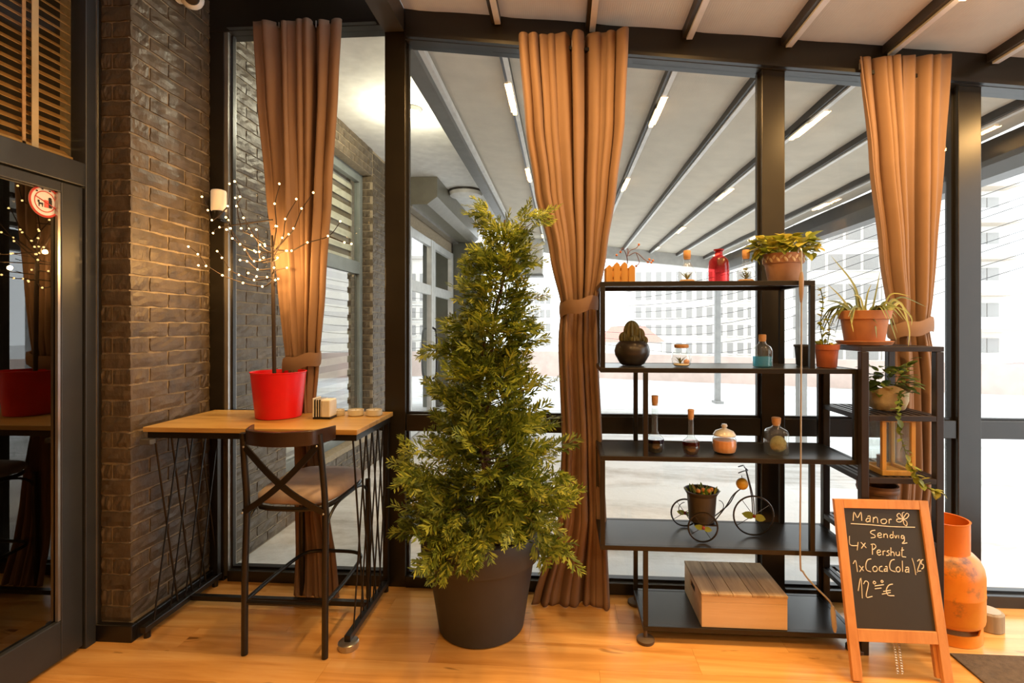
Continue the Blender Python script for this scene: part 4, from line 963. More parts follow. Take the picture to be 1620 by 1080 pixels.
for (px, py) in ((1196,400),(1192,408),(1201,395),(1288,400),(1296,385),(1285,372),(1280,366),(1205,372)):
    p = at(px,py,2.73); leaf(LM['round'], t, p, (r.uniform(-.6,.6),-0.4,-0.5), 0.05)
    MB().tube([c+Vector((0,0,0.15)), (c+p)/2+Vector((0,0,0.12)), p], 0.002, 5).build('stem', M['leafdk'], t)

# ---- second shelf
c = Vector((at(1000,580,2.78).x, 2.78, S[1]))
t = thing('cactus_pot', 'ribbed clustered cactus in a round dark pot', 'potted plant', c)
MB().lathe([(0.052,0.001),(0.066,0.010),(0.092,0.055),(0.096,0.080),(0.088,0.110),(0.070,0.130),(0.064,0.133),(0.060,0.122)], c, 40, True, False).build('pot', mk('dark_glazed_pot',(0.045,0.036,0.032),rough=0.28), t, smooth=50)
MB().lathe([(0.061,0.115),(0.060,0.120)], c, 28).build('soil', M['soil'], t)
cg = mk('cactus_green',(0.17,0.165,0.07),(0.09,0.085,0.04),rough=0.7,scale=30)
def cactus(p, r_, h, nr=10):
    g = MB(); n = nr*4; vs = []; fs = []; m = 12
    for j in range(m+1):
        th = PI*(0.02+0.96*j/m); 
        for k in range(n):
            a = 2*PI*k/n; q = 1+0.13*math.cos(nr*a); vs.append(p+Vector((r_*q*math.sin(th)*math.cos(a), r_*q*math.sin(th)*math.sin(a), h/2-h/2*math.cos(th)*(-1)*-1)))
    for j in range(m):
        for k in range(n): fs.append((j*n+k, j*n+(k+1)%n, (j+1)*n+(k+1)%n, (j+1)*n+k))
    fs.append(tuple(range(n-1,-1,-1))); fs.append(tuple(m*n+k for k in range(n))); g.add(vs, fs); return g
for (dx, dy, dz, r_, h) in ((-0.002,0,0.118,0.040,0.125),(-0.044,-0.012,0.116,0.026,0.066),(0.038,-0.014,0.122,0.026,0.080),(0.060,-0.012,0.110,0.021,0.050),(0.006,-0.036,0.112,0.026,0.050),(0.032,0.02,0.118,0.024,0.06)):
    cactus(c+Vector((dx,dy,dz)), r_, h, 11).build('cactus_stem', cg, t, smooth=60)
c = onz(1088, 583, S[1]); c.y = 2.70
t = corkbottle('terrarium_jar', 'small round glass jar with an air plant and a shell', 'jar', c, [(0.032,0.001),(0.046,0.012),(0.051,0.040),(0.046,0.072),(0.034,0.088),(0.033,0.100),(0.036,0.102)], [(0.034,0.098),(0.037,0.103),(0.037,0.114),(0.034,0.116)], [(0.036,0.004),(0.042,0.010),(0.038,0.016)], mk('white_sand',(0.66,0.56,0.44),rough=0.9))
airplant(t, c+Vector((-0.006,0,0.014)), 0.052, 11, 8); MB().ball(c+Vector((0.022,-0.018,0.026)), 0.016, 12, (1,0.8,0.9)).build('shell', mk('pink_shell',(0.72,0.38,0.24)), t, smooth=60)
c = onz(1206, 585, S[1]); c.y = 2.70; c = Vector((at(1206,580,2.70).x, 2.70, S[1]))
t = corkbottle('blue_bottle', 'glass bottle with blue liquid and a cork on the second shelf', 'bottle', c, [(0.042,0.001),(0.048,0.006),(0.048,0.085),(0.042,0.104),(0.022,0.118),(0.017,0.124),(0.017,0.140),(0.020,0.143)], [(0.0165,0.132),(0.019,0.144),(0.019,0.166),(0.016,0.169)], [(0.040,0.004),(0.0455,0.008),(0.0455,0.055)], M['blueglass'])
c = Vector((at(1308,586,2.70).x, 2.70, S[1]))
t = thing('potted_seedling', 'tall thin leafy plant in a small orange red pot', 'potted plant', c)
MB().lathe([(0.044,0.001),(0.046,0.004),(0.053,0.090),(0.058,0.091),(0.060,0.118),(0.054,0.118),(0.053,0.105)], c, 32, True, False).build('pot', mk('orange_red_plastic',(0.47,0.13,0.055),rough=0.5), t, smooth=35)
MB().lathe([(0.052,0.100),(0.051,0.106)], c, 24).build('soil', M['soil'], t)
r = random.Random(12)
for k in range(22): leaf(LM['small'], t, c+Vector((r.uniform(-.04,.04),r.uniform(-.04,.04),0.108+r.uniform(0,.02))), (r.gauss(0,.7),r.gauss(0,.7),0.7), r.uniform(.024,.036))
for j, pl in enumerate(([(1303,548),(1298,515),(1302,480),(1298,456)], [(1308,548),(1312,520),(1306,500)])):
    pts = bez([at(a,b,2.70+0.02*j) for a,b in pl], 5); pts[0].z = c.z+0.105; MB().tube(pts, 0.0025, 5).build('stem', M['leafdk'], t, smooth=60)
    for p in pts[2:]:
        for q in range(2): leaf(LM['small'], t, p, (r.uniform(-1,1),r.uniform(-.8,.2),r.uniform(-.3,.5)), r.uniform(.026,.042))
c = Vector((at(1272,580,2.82).x, 2.82, S[1]))
t = thing('dark_pot', 'empty dark plastic pot beside the orange red pot', 'pot', c)
MB().lathe([(0.036,0.001),(0.038,0.004),(0.046,0.100),(0.049,0.101),(0.049,0.112),(0.044,0.112),(0.038,0.03)], c, 28, True, True).build('body', M['anthracite'], t, smooth=35); MB().lathe([(0.0495,0.103),(0.052,0.106),(0.0495,0.109)], c, 28, False, False).build('rim', M['anthracite'], t, smooth=60)

# ---- third shelf
def flask(px, py, rb, hn, lh, lm_, lab):
    c = onz(px, py, S[2]); k = rb
    prof = [(k*0.5,0.001),(k*0.8,0.008),(k,k*0.9),(k*0.82,k*1.6),(k*0.42,k*2.0),(k*0.34,k*2.35),(k*0.30,hn),(k*0.38,hn+0.003)]
    li = [(k*0.5,0.004),(k*0.76,0.010),(k*0.95,k*0.9),(k*0.93,lh)]
    return corkbottle('long_neck_flask', lab, 'bottle', c, prof, [(k*0.27,hn-0.015),(k*0.33,hn+0.004),(k*0.36,hn+0.034),(k*0.30,hn+0.037)], li, lm_, group='long necked flasks on the third shelf')
flask(1036, 716, 0.050, 0.262, 0.075, M['wine'], 'taller long necked flask with dark purple liquid and cork')
flask(1093, 719, 0.045, 0.196, 0.070, M['rose'], 'shorter long necked flask with red brown liquid and cork')
c = onz(1146, 716, S[2])
t = thing('candle_jar', 'ribbed glass jar with lid holding an orange candle', 'candle', c)
MB().lathe([(0.045,0.001),(0.056,0.008),(0.062,0.040),(0.058,0.075),(0.050,0.086),(0.053,0.090)], c, 36, True, False).build('jar', M['clear'], t, smooth=50)
g = MB(); n = 48; prof = [(0.042,0.005),(0.053,0.010),(0.058,0.040),(0.056,0.068)]; vs = []; fs = []
for (r_, q) in prof:
    for k in range(n): a = 2*PI*k/n; rr = r_*(1+0.025*math.cos(16*a)); vs.append(c+Vector((rr*math.cos(a), rr*math.sin(a), q)))
for i in range(3):
    for k in range(n): fs.append((i*n+k, i*n+(k+1)%n, (i+1)*n+(k+1)%n, (i+1)*n+k))
fs.append(tuple(range(n-1,-1,-1))); fs.append(tuple(3*n+k for k in range(n))); g.add(vs, fs); g.build('candle', mk('orange_wax',(0.78,0.33,0.12),rough=0.4), t, smooth=50)
o = MB().lathe([(0.055,0.091),(0.057,0.096),(0.045,0.114),(0.016,0.126),(0.010,0.130),(0.016,0.140),(0.012,0.150)], c, 32).build('lid', mk('frosted_glass',(0.75,0.74,0.70),rough=0.2), t, smooth=50)
c = onz(1228, 718, S[2])
t = thing('square_bottle', 'square clear bottle with cork and dried green filling', 'bottle', c)
def sqlathe(prof, c, p=5, n=36):
    g = MB(); vs = []; fs = []
    for (r_, q, pp) in prof:
        for k in range(n): x, y_ = srect(2*PI*k/n+PI/n, r_, r_*0.8 if pp > 2 else r_, pp); vs.append(c+Vector((x, y_, q)))
    for i in range(len(prof)-1):
        for k in range(n): fs.append((i*n+k, i*n+(k+1)%n, (i+1)*n+(k+1)%n, (i+1)*n+k))
    fs.append(tuple(range(n-1,-1,-1))); g.add(vs, fs); return g
sqlathe([(0.050,0.001,6),(0.053,0.005,6),(0.053,0.112,6),(0.045,0.128,4),(0.024,0.138,2),(0.019,0.145,2),(0.019,0.158,2),(0.023,0.161,2)], c).build('bottle', M['clear'], t, smooth=50)
MB().lathe([(0.017,0.148),(0.021,0.162),(0.023,0.186),(0.019,0.190)], c, 20).build('cork', M['cork'], t, smooth=40)
MB().ball(c+Vector((0.010,0,0.052)), 0.040, 16, (1,0.85,1.08)).build('filling', mk('dried_herbs',(0.32,0.30,0.14),(0.16,0.16,0.06),rough=0.9,scale=50,bmp=0.8), t, smooth=60)

# ---- tricycle planter
z4 = S[3]
t = thing('tricycle_planter', 'black wire tricycle planter carrying a pot of succulents', 'planter', at(1140,868,2.75)*1)
t.location = (at(1140,850,2.76).x, 2.76, z4); WL[t.name] = Vector(t.location)
blk = M['black']
def wheel(c, r_, nm='wheel'):
    o = MB().tube(arc(c, r_, 0, 2*PI*35/36, 35), 0.0048, 6, closed=True).build(nm, blk, t, smooth=60)
    g = MB(); 
    for a in (0.6, 2.2, 3.7, 5.3): g.tube([Vector(c)+Vector((r_*0.12*math.cos(a),0,r_*0.12*math.sin(a))), Vector(c)+Vector((r_*math.cos(a),0,r_*math.sin(a)))], 0.0016, 5)
    g.build('spoke', blk, o)
    MB().ball(Vector(c)+Vector((0,-0.008,0)), 0.010, 8).build('berry', mk('dark_red_berry',(0.25,0.03,0.03)), o, smooth=60)
    for a in (PI*0.93, -0.25): leaf(LM['small'], o, Vector(c)+Vector((0,-0.01,0)), (math.cos(a),-0.1,math.sin(a)), r_*0.62, up=(0,-1,0.2))
    return o
wn1 = Vector((at(1110,845,2.68).x, 2.655, z4+0.079)); wn2 = Vector((at(1082,838,2.88).x, 2.86, z4+0.079)); wfr = Vector((at(1192,822,2.76).x, 2.76, z4+0.108))
wheel(wn1, 0.074); wheel(wn2, 0.074); wheel(wfr, 0.103)
MB().tube([wn1, wn2], 0.004, 6).build('axle', blk, t)
bc = Vector((at(1110,800,2.76).x, 2.76, z4+0.075)); 
MB().lathe([(0.060,0.0),(0.066,0.004),(0.076,0.14),(0.078,0.142),(0.088,0.160),(0.092,0.165),(0.085,0.165),(0.074,0.143),(0.072,0.13)], bc, 36, True, False).build('bucket', mk('dark_brown_tin',(0.055,0.045,0.035),rough=0.45), t, smooth=40)
MB().lathe([(0.071,0.125),(0.070,0.132)], bc, 24).build('soil', M['soil'], t)
r = random.Random(31)
for k in range(46):
    a = r.uniform(0,6.28); q = 0.075*math.sqrt(r.random()); leaf(LM['succ'], t, bc+Vector((q*math.cos(a),q*math.sin(a),0.142)), (math.cos(a)*0.5+r.gauss(0,.3),math.sin(a)*0.5+r.gauss(0,.3),0.9), r.uniform(.03,.048))
for (dx, dy) in ((0.0,-0.03),(0.025,-0.045),(-0.03,-0.05),(0.045,-0.02)): MB().ball(bc+Vector((dx,dy,0.172)), 0.012, 8).build('orange_bud', mk('orange_bud',(0.75,0.30,0.06)), t, smooth=60)
hb = at(1180,742,2.76); top = Vector((hb.x, 2.76, hb.z))
for dy in (-0.012, 0.012):
    MB().tube(bez([wfr+Vector((0,dy,0)), wfr+Vector((-0.006,dy,0.10)), top+Vector((0.0,dy*0.3,0.0))], 6), 0.003, 6).build('fork', blk, t, smooth=60)
    MB().tube(bez([bc+Vector((0.055,dy*2,0.0)), at(1150,800,2.76)+Vector((dy*0.8,dy,0)), at(1163,780,2.76)+Vector((dy*0.8,dy,0)), at(1180,768,2.76)], 6), 0.003, 6).build('frame_tube', blk, t, smooth=60)
MB().tube(bez([at(1168,748,2.70), at(1176,745,2.69), top+Vector((0.002,-0.02,0)), top+Vector((0,0.02,0.004)), at(1176,736,2.84), at(1168,738,2.83)], 6), 0.003, 6).build('handlebar', blk, t, smooth=60)
MB().tube(arc(Vector((bc.x+0.085,2.76,bc.z+0.08)), 0.03, -1.2, 1.4, 10), 0.0022, 5).build('scroll', blk, t, smooth=60); MB().tube(arc(Vector((bc.x-0.085,2.76,bc.z+0.06)), 0.035, 1.7, 4.2, 10), 0.0022, 5).build('scroll', blk, t, smooth=60)
MB().bb((wn1.x-0.03,2.70,z4+0.068),(bc.x+0.07,2.82,z4+0.0745)).build('carrier', blk, t)
q = at(1174,765,2.74); MB().ball(q, 0.031, 18).build('bell_apple', mk('gold_ball',(0.66,0.42,0.05),(0.5,0.28,0.03),rough=0.3), t, smooth=60); MB().tube([q+Vector((0,0,0.028)), q+Vector((-0.002,0,0.044))], 0.002, 5).build('stalk', M['twig'], t)

# ---- wooden crate on the bottom shelf
z5 = S[4]; cy0 = 2.60; cy1 = 2.955
cx0 = at(1110,980,2.60).x; cx1 = at(1246,980,2.60).x; ch = at(1170,940,cy0).z
t = thing('wooden_crate', 'pale wooden crate with planked lid on the bottom shelf', 'crate', ((cx0+cx1)/2, 2.78, z5))
MB().bb((cx0,cy0,z5+0.001),(cx1,cy0+0.016,ch-0.045)).build('front_board', M['crate'], t, bevel=0.002); MB().bb((cx0,cy0,ch-0.0445),(cx1,cy0+0.016,ch-0.013)).build('front_board', M['crate'], t, bevel=0.002)
MB().bb((cx0,cy1-0.016,z5+0.001),(cx1,cy1,ch-0.013)).build('back_board', M['crate'], t)
for x in (cx0, cx1-0.014):
    g = MB(); ym = (cy0+cy1)/2; g.bb((x,cy0+0.0165,z5+0.001),(x+0.014,cy1-0.0165,z5+0.10)); g.bb((x,cy0+0.0165,z5+0.10),(x+0.014,ym-0.045,z5+0.135)); g.bb((x,ym+0.045,z5+0.10),(x+0.014,cy1-0.0165,z5+0.135)); g.bb((x,cy0+0.0165,z5+0.135),(x+0.014,cy1-0.0165,ch-0.013)); g.build('side_board', M['crate'], t)
    MB().bb((x+0.004 if x == cx0 else x-0.01,ym-0.045,z5+0.10),(x+0.018 if x == cx0 else x+0.004,ym+0.045,z5+0.135)).build('hand_hole_shade', M['soil'], t)  # dark plug stands in for the shade inside the opening
MB().bb((cx0+0.015,cy0+0.017,z5+0.001),(cx1-0.015,cy1-0.017,z5+0.012)).build('base_board', M['crate'], t)
ws = [0.20,0.17,0.22,0.19,0.22]; x = cx0-0.003; tot = cx1-cx0+0.006
for k, q in enumerate(ws):
    MB().bb((x+0.001,cy0-0.004,ch-0.0125),(x+q*tot-0.0015,cy1+0.002,ch+R(-0.001,0.001))).build('lid_plank', M['cratetop'], t, bevel=0.0015); x += q*tot

# ================================================================== CORNER SHELF
KY0, KY1 = 2.56, 2.955
kx0 = at(1363,600,KY0).x; kx1 = at(1494,600,KY0).x
dkw = mk('dark_brown_paint',(0.022,0.015,0.012),(0.017,0.011,0.009),rough=0.4)
ks = thing('corner_shelf', 'dark brown slatted shelf stand beside the rack', 'shelf', ((kx0+kx1)/2, 2.76, 0))
PW = 0.036
KZ = [at(1430,556,KY0).z, at(1430,658,KY0).z, at(1430,757,KY0).z, at(1430,857,KY0).z, at(1430,955,KY0).z]
for x in (kx0, kx1-PW):
    for y in (KY0, KY1-PW): MB().bb((x,y,0),(x+PW,y+PW,KZ[0]-0.001)).build('post', dkw, ks, bevel=0.003)
sl = MB().bb((0,0,0),(0.020,1,0.012)).mesh('slat', dkw)
for i, z in enumerate(KZ):
    e = 0.0 if i == 0 else PW+0.0005
    for y in (KY0, KY1-0.022): MB().bb((kx0+e,y,z-0.026 if i else z),(kx1-e,y+0.022,z if i else z+0.024)).build('rail', dkw, ks, bevel=0.002)
    for x in (kx0, kx1-0.022): MB().bb((x,KY0+max(e,0.0225),z-0.026 if i else z),(x+0.022,KY1-max(e,0.0225),z if i else z+0.024)).build('rail', dkw, ks, bevel=0.002)
    n = 9
    for k in range(n):
        x = kx0+0.028+(kx1-kx0-0.076)*k/(n-1); inst('slat', sl, ks, (x, KY0+0.023, (z-0.012) if i else z+0.010)).scale = (1, KY1-KY0-0.046, 1)
KS = [KZ[0]+0.0245]+[z+0.0005 for z in KZ[1:]]

# aloe in terracotta pot on a saucer, standing across the top
c = Vector((at(1367,540,2.73).x, 2.73, KS[0]))
t = thing('aloe_pot', 'long leaved aloe in a terracotta pot with saucer', 'potted plant', c)
MB().lathe([(0.080,0.001),(0.118,0.004),(0.130,0.022),(0.126,0.023),(0.110,0.010)], c, 44, True, True).build('saucer', M['terracotta'], t, smooth=40)
MB().lathe([(0.084,0.012),(0.089,0.018),(0.106,0.134),(0.115,0.136),(0.121,0.172),(0.123,0.177),(0.114,0.178),(0.110,0.160)], c, 48, True, False).build('pot', M['terracotta'], t, smooth=35)
MB().lathe([(0.1095,0.150),(0.109,0.157)], c, 36).build('soil', M['soil'], t)
def strapleaf(pts, w0, seed=0):
    P = bez(pts, 6); g = MB(); vs = []; fs = []; n = len(P)
    for i, p in enumerate(P):
        u = i/(n-1); tn = (P[min(i+1,n-1)]-P[max(i-1,0)]).normalized(); sd = tn.cross(Vector((0.15,-1,0.2))).normalized(); w_ = w0*(1-u)**0.7*(0.75+0.25*min(1,u*4))+0.0012; nr = sd.cross(tn)
        vs += [p-sd*w_/2+nr*w_*0.18, p-nr*w_*0.10, p+sd*w_/2+nr*w_*0.18, p+nr*w_*0.05]
    for i in range(n-1):
        for q in range(4): fs.append((i*4+q, i*4+(q+1)%4, (i+1)*4+(q+1)%4, (i+1)*4+q))
    fs += [(3,2,1,0), ((n-1)*4,(n-1)*4+1,(n-1)*4+2,(n-1)*4+3)]; g.add(vs, fs); return g
AL = [([(1370,485),(1350,450),(1315,405)],.026,-.02),([(1385,487),(1384,505),(1387,535)],.026,-.15),([(1345,488),(1346,500),(1350,525)],.022,-.15),([(1395,485),(1425,480),(1438,520),(1437,548)],.020,-.08),
 ([(1395,482),(1415,474),(1440,500),(1442,515)],.020,-.04),([(1380,485),(1387,455),(1392,430)],.014,.02),([(1350,485),(1330,470),(1310,450)],.018,.0),([(1345,485),(1325,478),(1306,475)],.022,-.06),([(1330,490),(1318,500),(1310,520)],.020,-.05),
 ([(1365,480),(1372,465),(1378,450)],.016,.03),([(1355,480),(1352,462),(1342,448)],.014,.02),([(1400,483),(1425,470),(1465,485)],.014,.03),([(1390,480),(1410,465),(1440,468)],.014,-.02),([(1375,487),(1378,500),(1388,512)],.028,-.15),([(1400,488),(1412,520),(1418,538)],.016,-.09),([(1360,484),(1340,480),(1320,485)],.020,.04),([(1385,484),(1400,478),(1420,486)],.022,-.05),([(1370,484),(1360,470),(1350,466)],.018,-.03)]
for pl, w0, d in AL:
    pts = [at(a, b, 2.73+d*(k/(len(pl)-1))) for k, (a, b) in enumerate(pl)]; pts[0] = Vector((pts[0].x*0.5+c.x*0.5, 2.73+d*0.35, c.z+0.15)); strapleaf([pts[0], Vector((pts[0].x*0.5+pts[1].x*0.5, 2.73+d*0.5, c.z+0.185))]+pts[1:], w0).build('leaf', M['aloe'], t, smooth=60)
r = random.Random(44)
for k in range(26):
    a = r.uniform(0,2*PI); L_ = r.uniform(0.10,0.20); o_ = Vector((math.cos(a), math.sin(a), 0)); b0 = c+o_*0.05+Vector((0,0,0.158))
    strapleaf([b0, b0+o_*0.05+Vector((0,0,0.035)), b0+o_*L_*0.65+Vector((0,0,0.03)), b0+o_*L_+Vector((0,0,-0.015-0.12*r.random()**2))], 0.016).build('leaf', M['aloe'] if k % 3 else M['leafdk'], t, smooth=60)
# trailing plant in cream cloth pot, second tier
c = Vector((at(1404,645,2.75).x, 2.75, KS[1]))
t = thing('trailing_plant', 'dark leafy trailing plant in a cream wrapped pot', 'potted plant', c)
g = MB(); n = 40; vs = []; fs = []; prof = [(0.062,0.001),(0.078,0.012),(0.092,0.050),(0.090,0.090),(0.096,0.118),(0.090,0.112),(0.082,0.085)]
for j, (r_, q) in enumerate(prof):
    for k in range(n): a = 2*PI*k/n; rr = r_*(1+0.03*math.sin(5*a+j)); vs.append(c+Vector((rr*math.cos(a), rr*math.sin(a), max(0.001,q+(0.016*math.sin(3*a+1) if q > 0.1 else 0)))))
for i in range(len(prof)-1):
    for k in range(n): fs.append((i*n+k, i*n+(k+1)%n, (i+1)*n+(k+1)%n, (i+1)*n+k))
fs.append(tuple(range(n-1,-1,-1))); g.add(vs, fs); g.build('pot', mk('cream_sackcloth',(0.58,0.47,0.29),(0.44,0.34,0.19),rough=0.9,scale=18,bmp=0.3), t, smooth=60)
MB().lathe([(0.080,0.080),(0.079,0.086)], c, 28).build('soil', M['soil'], t)
r = random.Random(17)
for k in range(85):
    a = r.uniform(0,6.28); q = 0.11*math.sqrt(r.random()); leaf(LM['dark'], t, c+Vector((q*math.cos(a),q*math.sin(a)*0.9,0.095+r.random()**0.8*0.13)), (math.cos(a)+r.gauss(0,.5),math.sin(a)+r.gauss(0,.5)-.2,r.gauss(0.2,.4)), r.uniform(.045,.075))
vine = bez([c+Vector((0.03,-0.05,0.10)), at(1424,628,2.60), at(1421,658,2.535), at(1428,700,2.53), at(1444,742,2.53), at(1465,770,2.53), at(1488,778,2.53)], 7)
MB().tube(vine, 0.0022, 5).build('vine', M['leafdk'], t, smooth=60)
for i, p in enumerate(vine):
    if i > 3:
        for q in range(1 if i < 22 else 2): leaf(LM['dark' if i < 24 else 'small'], t, p, (r.gauss(0,.8),-0.5+r.gauss(0,.3),r.gauss(-.1,.6)), r.uniform(.028,.045))
for (px,py) in ((1436,575),(1441,568),(1432,582)): leaf(LM['dark'], t, at(px,py,2.72), (0.5,-.5,0.3), 0.05)
MB().tube(bez([c+Vector((0.02,0,0.1)), at(1425,595,2.73), at(1438,572,2.72)], 5), 0.0022, 5).build('vine', M['leafdk'], t, smooth=60)
# lantern, third tier
ow = mkwood('honey_wood',(0.46,0.22,0.03),(0.60,0.32,0.055),(0.68,0.40,0.09),2,0.8,0.4,False)
lx0 = at(1396,745,2.60).x; lx1 = at(1449,745,2.60).x; lz0 = KS[2]; lz1 = at(1420,662,2.60).z; ly0, ly1 = 2.60, 2.775
t = thing('wooden_lantern', 'honey coloured wooden frame lantern with glass sides', 'lantern', ((lx0+lx1)/2, 2.69, lz0)); fw = 0.020
for x in (lx0, lx1-fw):
    for y in (ly0, ly1-fw): MB().bb((x,y,lz0+0.0265),(x+fw,y+fw,lz1-0.0175)).build('corner_post', ow, t, bevel=0.002)
for (za, zb2) in ((lz0+0.001, lz0+0.026), (lz1-0.017, lz1)):
    for y in (ly0, ly1-fw): MB().bb((lx0,y,za),(lx1,y+fw,zb2)).build('frame_rail', ow, t, bevel=0.002)
    for x in (lx0, lx1-fw): MB().bb((x,ly0+fw,za),(x+fw,ly1-fw,zb2)).build('frame_rail', ow, t, bevel=0.002)
MB().bb((lx0+fw,ly0+fw,lz0+0.004),(lx1-fw,ly1-fw,lz0+0.012)).build('floor_board', ow, t)
for (a, b) in (((lx0+fw,ly0+0.008),(lx1-fw,ly0+0.011)), ((lx0+fw,ly1-0.011),(lx1-fw,ly1-0.008)), ((lx0+0.008,ly0+fw),(lx0+0.011,ly1-fw)), ((lx1-0.011,ly0+fw),(lx1-0.008,ly1-fw))): MB().bb((a[0],a[1],lz0+0.0265),(b[0],b[1],lz1-0.0175)).build('glass_pane', M['clear'], t)
cc_ = Vector(((lx0+lx1)/2-0.03, 2.69, lz0+0.0125)); o = MB().lathe([(0.020,0),(0.020,0.07)], cc_, 20).build('candle', mk('dark_candle',(0.20,0.10,0.07)), t, smooth=40)
# brown pot, fourth tier
c = Vector((at(1388,800,2.70).x, 2.70, KS[3])); hh = at(1388,772,2.62).z-KS[3]
t = thing('brown_clay_pot', 'brown clay pot half hidden behind the chalkboard top', 'pot', c)
MB().lathe([(0.060,0.001),(0.064,0.004),(0.082,hh-0.04),(0.090,hh-0.038),(0.092,hh),(0.084,hh),(0.078,0.06)], c, 36, True, True).build('body', mk('brown_clay',(0.24,0.115,0.05),(0.17,0.08,0.035),rough=0.7), t, smooth=35); MB().lathe([(0.0925,hh-0.030),(0.0945,hh-0.022),(0.0925,hh-0.014)], c, 36, False, False).build('rim_band', mk('brown_clay_band',(0.27,0.13,0.06)), t, smooth=60)

# ================================================================== CHALKBOARD leaning on the shelves
BO = onz(1346, 1075); BTOP = at(1316, 788, 2.545)
Uv = BTOP-BO; BHt = Uv.length; Uv.normalize(); Xv = Vector((1,0,0)); Nv = Xv.cross(Uv).normalized()
BW = at(1464, 796, 2.545).x-BTOP.x-0.002
Bx0 = BO.x
def bp(x, s, n): return Vector((Bx0+x, BO.y, 0.0))+Uv*s+Nv*n
ab = thing('chalkboard_sign', 'orange wood framed chalkboard sign with a handwritten menu', 'sign', (Bx0+BW/2, BO.y, 0))
def bbar(nm, x0, x1, s0, s1, n0, n1, mat, lab=None, bev=0.002):
    g = MB(); g.hexa([bp(x0,s0,n0),bp(x1,s0,n0),bp(x1,s0,n1),bp(x0,s0,n1)][::-1], [bp(x0,s1,n0),bp(x1,s1,n0),bp(x1,s1,n1),bp(x0,s1,n1)][::-1]); return g.build(nm, mat, ab, bevel=bev, label=lab)
fwid = 0.041; sb = 0.165
for x in (0, BW-fwid): bbar('stile', x, x+fwid, 0.0045, BHt, 0, 0.022, M['orangewood'])
bbar('top_rail', fwid+0.0005, BW-fwid-0.0005, BHt-fwid, BHt, 0.0, 0.021, M['orangewood']); bbar('bottom_rail', fwid+0.0005, BW-fwid-0.0005, sb, sb+0.052, 0.0, 0.021, M['orangewood'])
bd = bbar('board', fwid+0.0005, BW-fwid-0.0005, sb+0.0525, BHt-fwid-0.0005, 0.004, 0.012, M['chalkboard'], bev=0)
for x in (0.02, BW-0.055): bbar('back_leg', x, x+0.035, 0.02, BHt-0.005, -0.022, -0.001, M['orangewood'])
bbar('back_rail', 0.056, BW-0.056, 0.25, 0.29, -0.02, -0.001, M['orangewood'])
g = MB()
for x in (0.215, 0.235):
    for k in range(12): p = bp(x, sb-0.01-k*0.011, -0.012); g.tube(arc(p, 0.0055, 0, 2*PI*7/8, 7), 0.0014, 4, closed=True)
g.build('chain', M['silver'], ab, label='thin hanging chain')
# handwriting, stroke by stroke
ST = [
 # Manor
 [(255,275),(262,205),(290,250),(318,205),(325,275)], [(372,240),(392,238),(392,285)], [(392,262),(372,255),(360,272),(370,285),(392,275)], [(418,290),(420,245)], [(420,262),(438,245),(452,258),(455,293)], [(500,262),(482,272),(488,295),(515,298),(528,280),(520,264),(500,262)], [(548,298),(547,262)], [(547,272),(558,262),(568,266)],
 [(660,260),(632,215),(612,232),(625,250),(660,262)], [(660,260),(690,215),(708,228),(690,255),(660,262)], [(660,262),(615,262),(612,280),(640,285),(662,265)], [(662,262),(668,300),(690,315),(692,285),(664,262)], [(662,258),(655,215),(672,205)],
 [(236,298),(400,308),(560,322),(758,328)],
 # Sendvig
 [(435,352),(405,358),(398,375),(430,392),(432,410),(400,415)], [(455,395),(485,390),(475,375),(458,380),(455,402),(470,412),(490,408)], [(505,412),(505,380)], [(505,392),(522,382),(532,392),(534,415)], [(580,360),(580,415)], [(580,395),(565,388),(555,402),(563,415),(580,410)], [(592,392),(602,416),(612,392)], [(625,392),(626,418)], [(668,398),(652,396),(648,415),(662,420),(670,402),(672,440),(655,458),(668,460),(695,455)],
 # Pershut
 [(412,550),(410,470)], [(398,468),(425,465),(440,485),(425,505),(410,508)], [(450,535),(478,528),(468,512),(452,520),(450,540),(465,555),(482,548)], [(498,555),(498,520)], [(498,530),(508,520),(518,522)], [(548,518),(530,525),(548,540),(545,555),(525,558)], [(562,560),(562,492)], [(562,535),(578,528),(588,540),(590,562)], [(605,528),(606,552),(622,558),(632,545)], [(632,525),(634,560)], [(655,490),(652,560),(668,568),(685,570)], [(645,515),(668,512)],
 # 4x
 [(225,398),(230,470),(295,478)], [(296,448),(288,515)], [(318,450),(362,495)], [(355,455),(322,500)],
 # 1x
 [(255,625),(275,600),(290,690)], [(305,640),(340,682)], [(338,645),(308,690)],
 # CocaCola
 [(402,585),(372,595),(358,635),(365,675),(400,690)], [(430,645),(415,660),(422,685),(445,685),(452,665),(442,648),(430,645)], [(492,645),(472,652),(470,680),(498,688)], [(515,650),(530,648),(533,690)], [(533,668),(512,668),(510,686),(533,682)],
 [(592,590),(565,600),(552,640),(562,675),(600,690)], [(618,650),(605,665),(612,688),(632,688),(638,668),(628,652),(618,650)], [(655,600),(658,690)], [(682,655),(705,655),(708,698)], [(708,672),(685,672),(682,692),(706,690)],
 [(735,580),(752,640),(765,715)], [(778,605),(795,590),(800,615),(780,680),(808,682)], [(775,690),(778,694)], [(825,592),(812,598),(810,625),(826,632),(828,655),(812,668)],
 # 12.00 EUR
 [(296,845),(318,740),(330,905)], [(340,790),(356,765),(376,775),(378,800),(362,893),(412,890)], [(425,765),(418,778),(428,790),(440,778),(425,765)], [(490,758),(482,768),(490,778),(500,768),(490,758)], [(430,805),(505,795)], [(432,828),(485,822)],
 [(578,790),(545,800),(525,840),(540,880),(590,885)], [(500,850),(560,840)], [(490,872),(560,858)],
]
PB = bp(0,0,0.0125); g = MB()
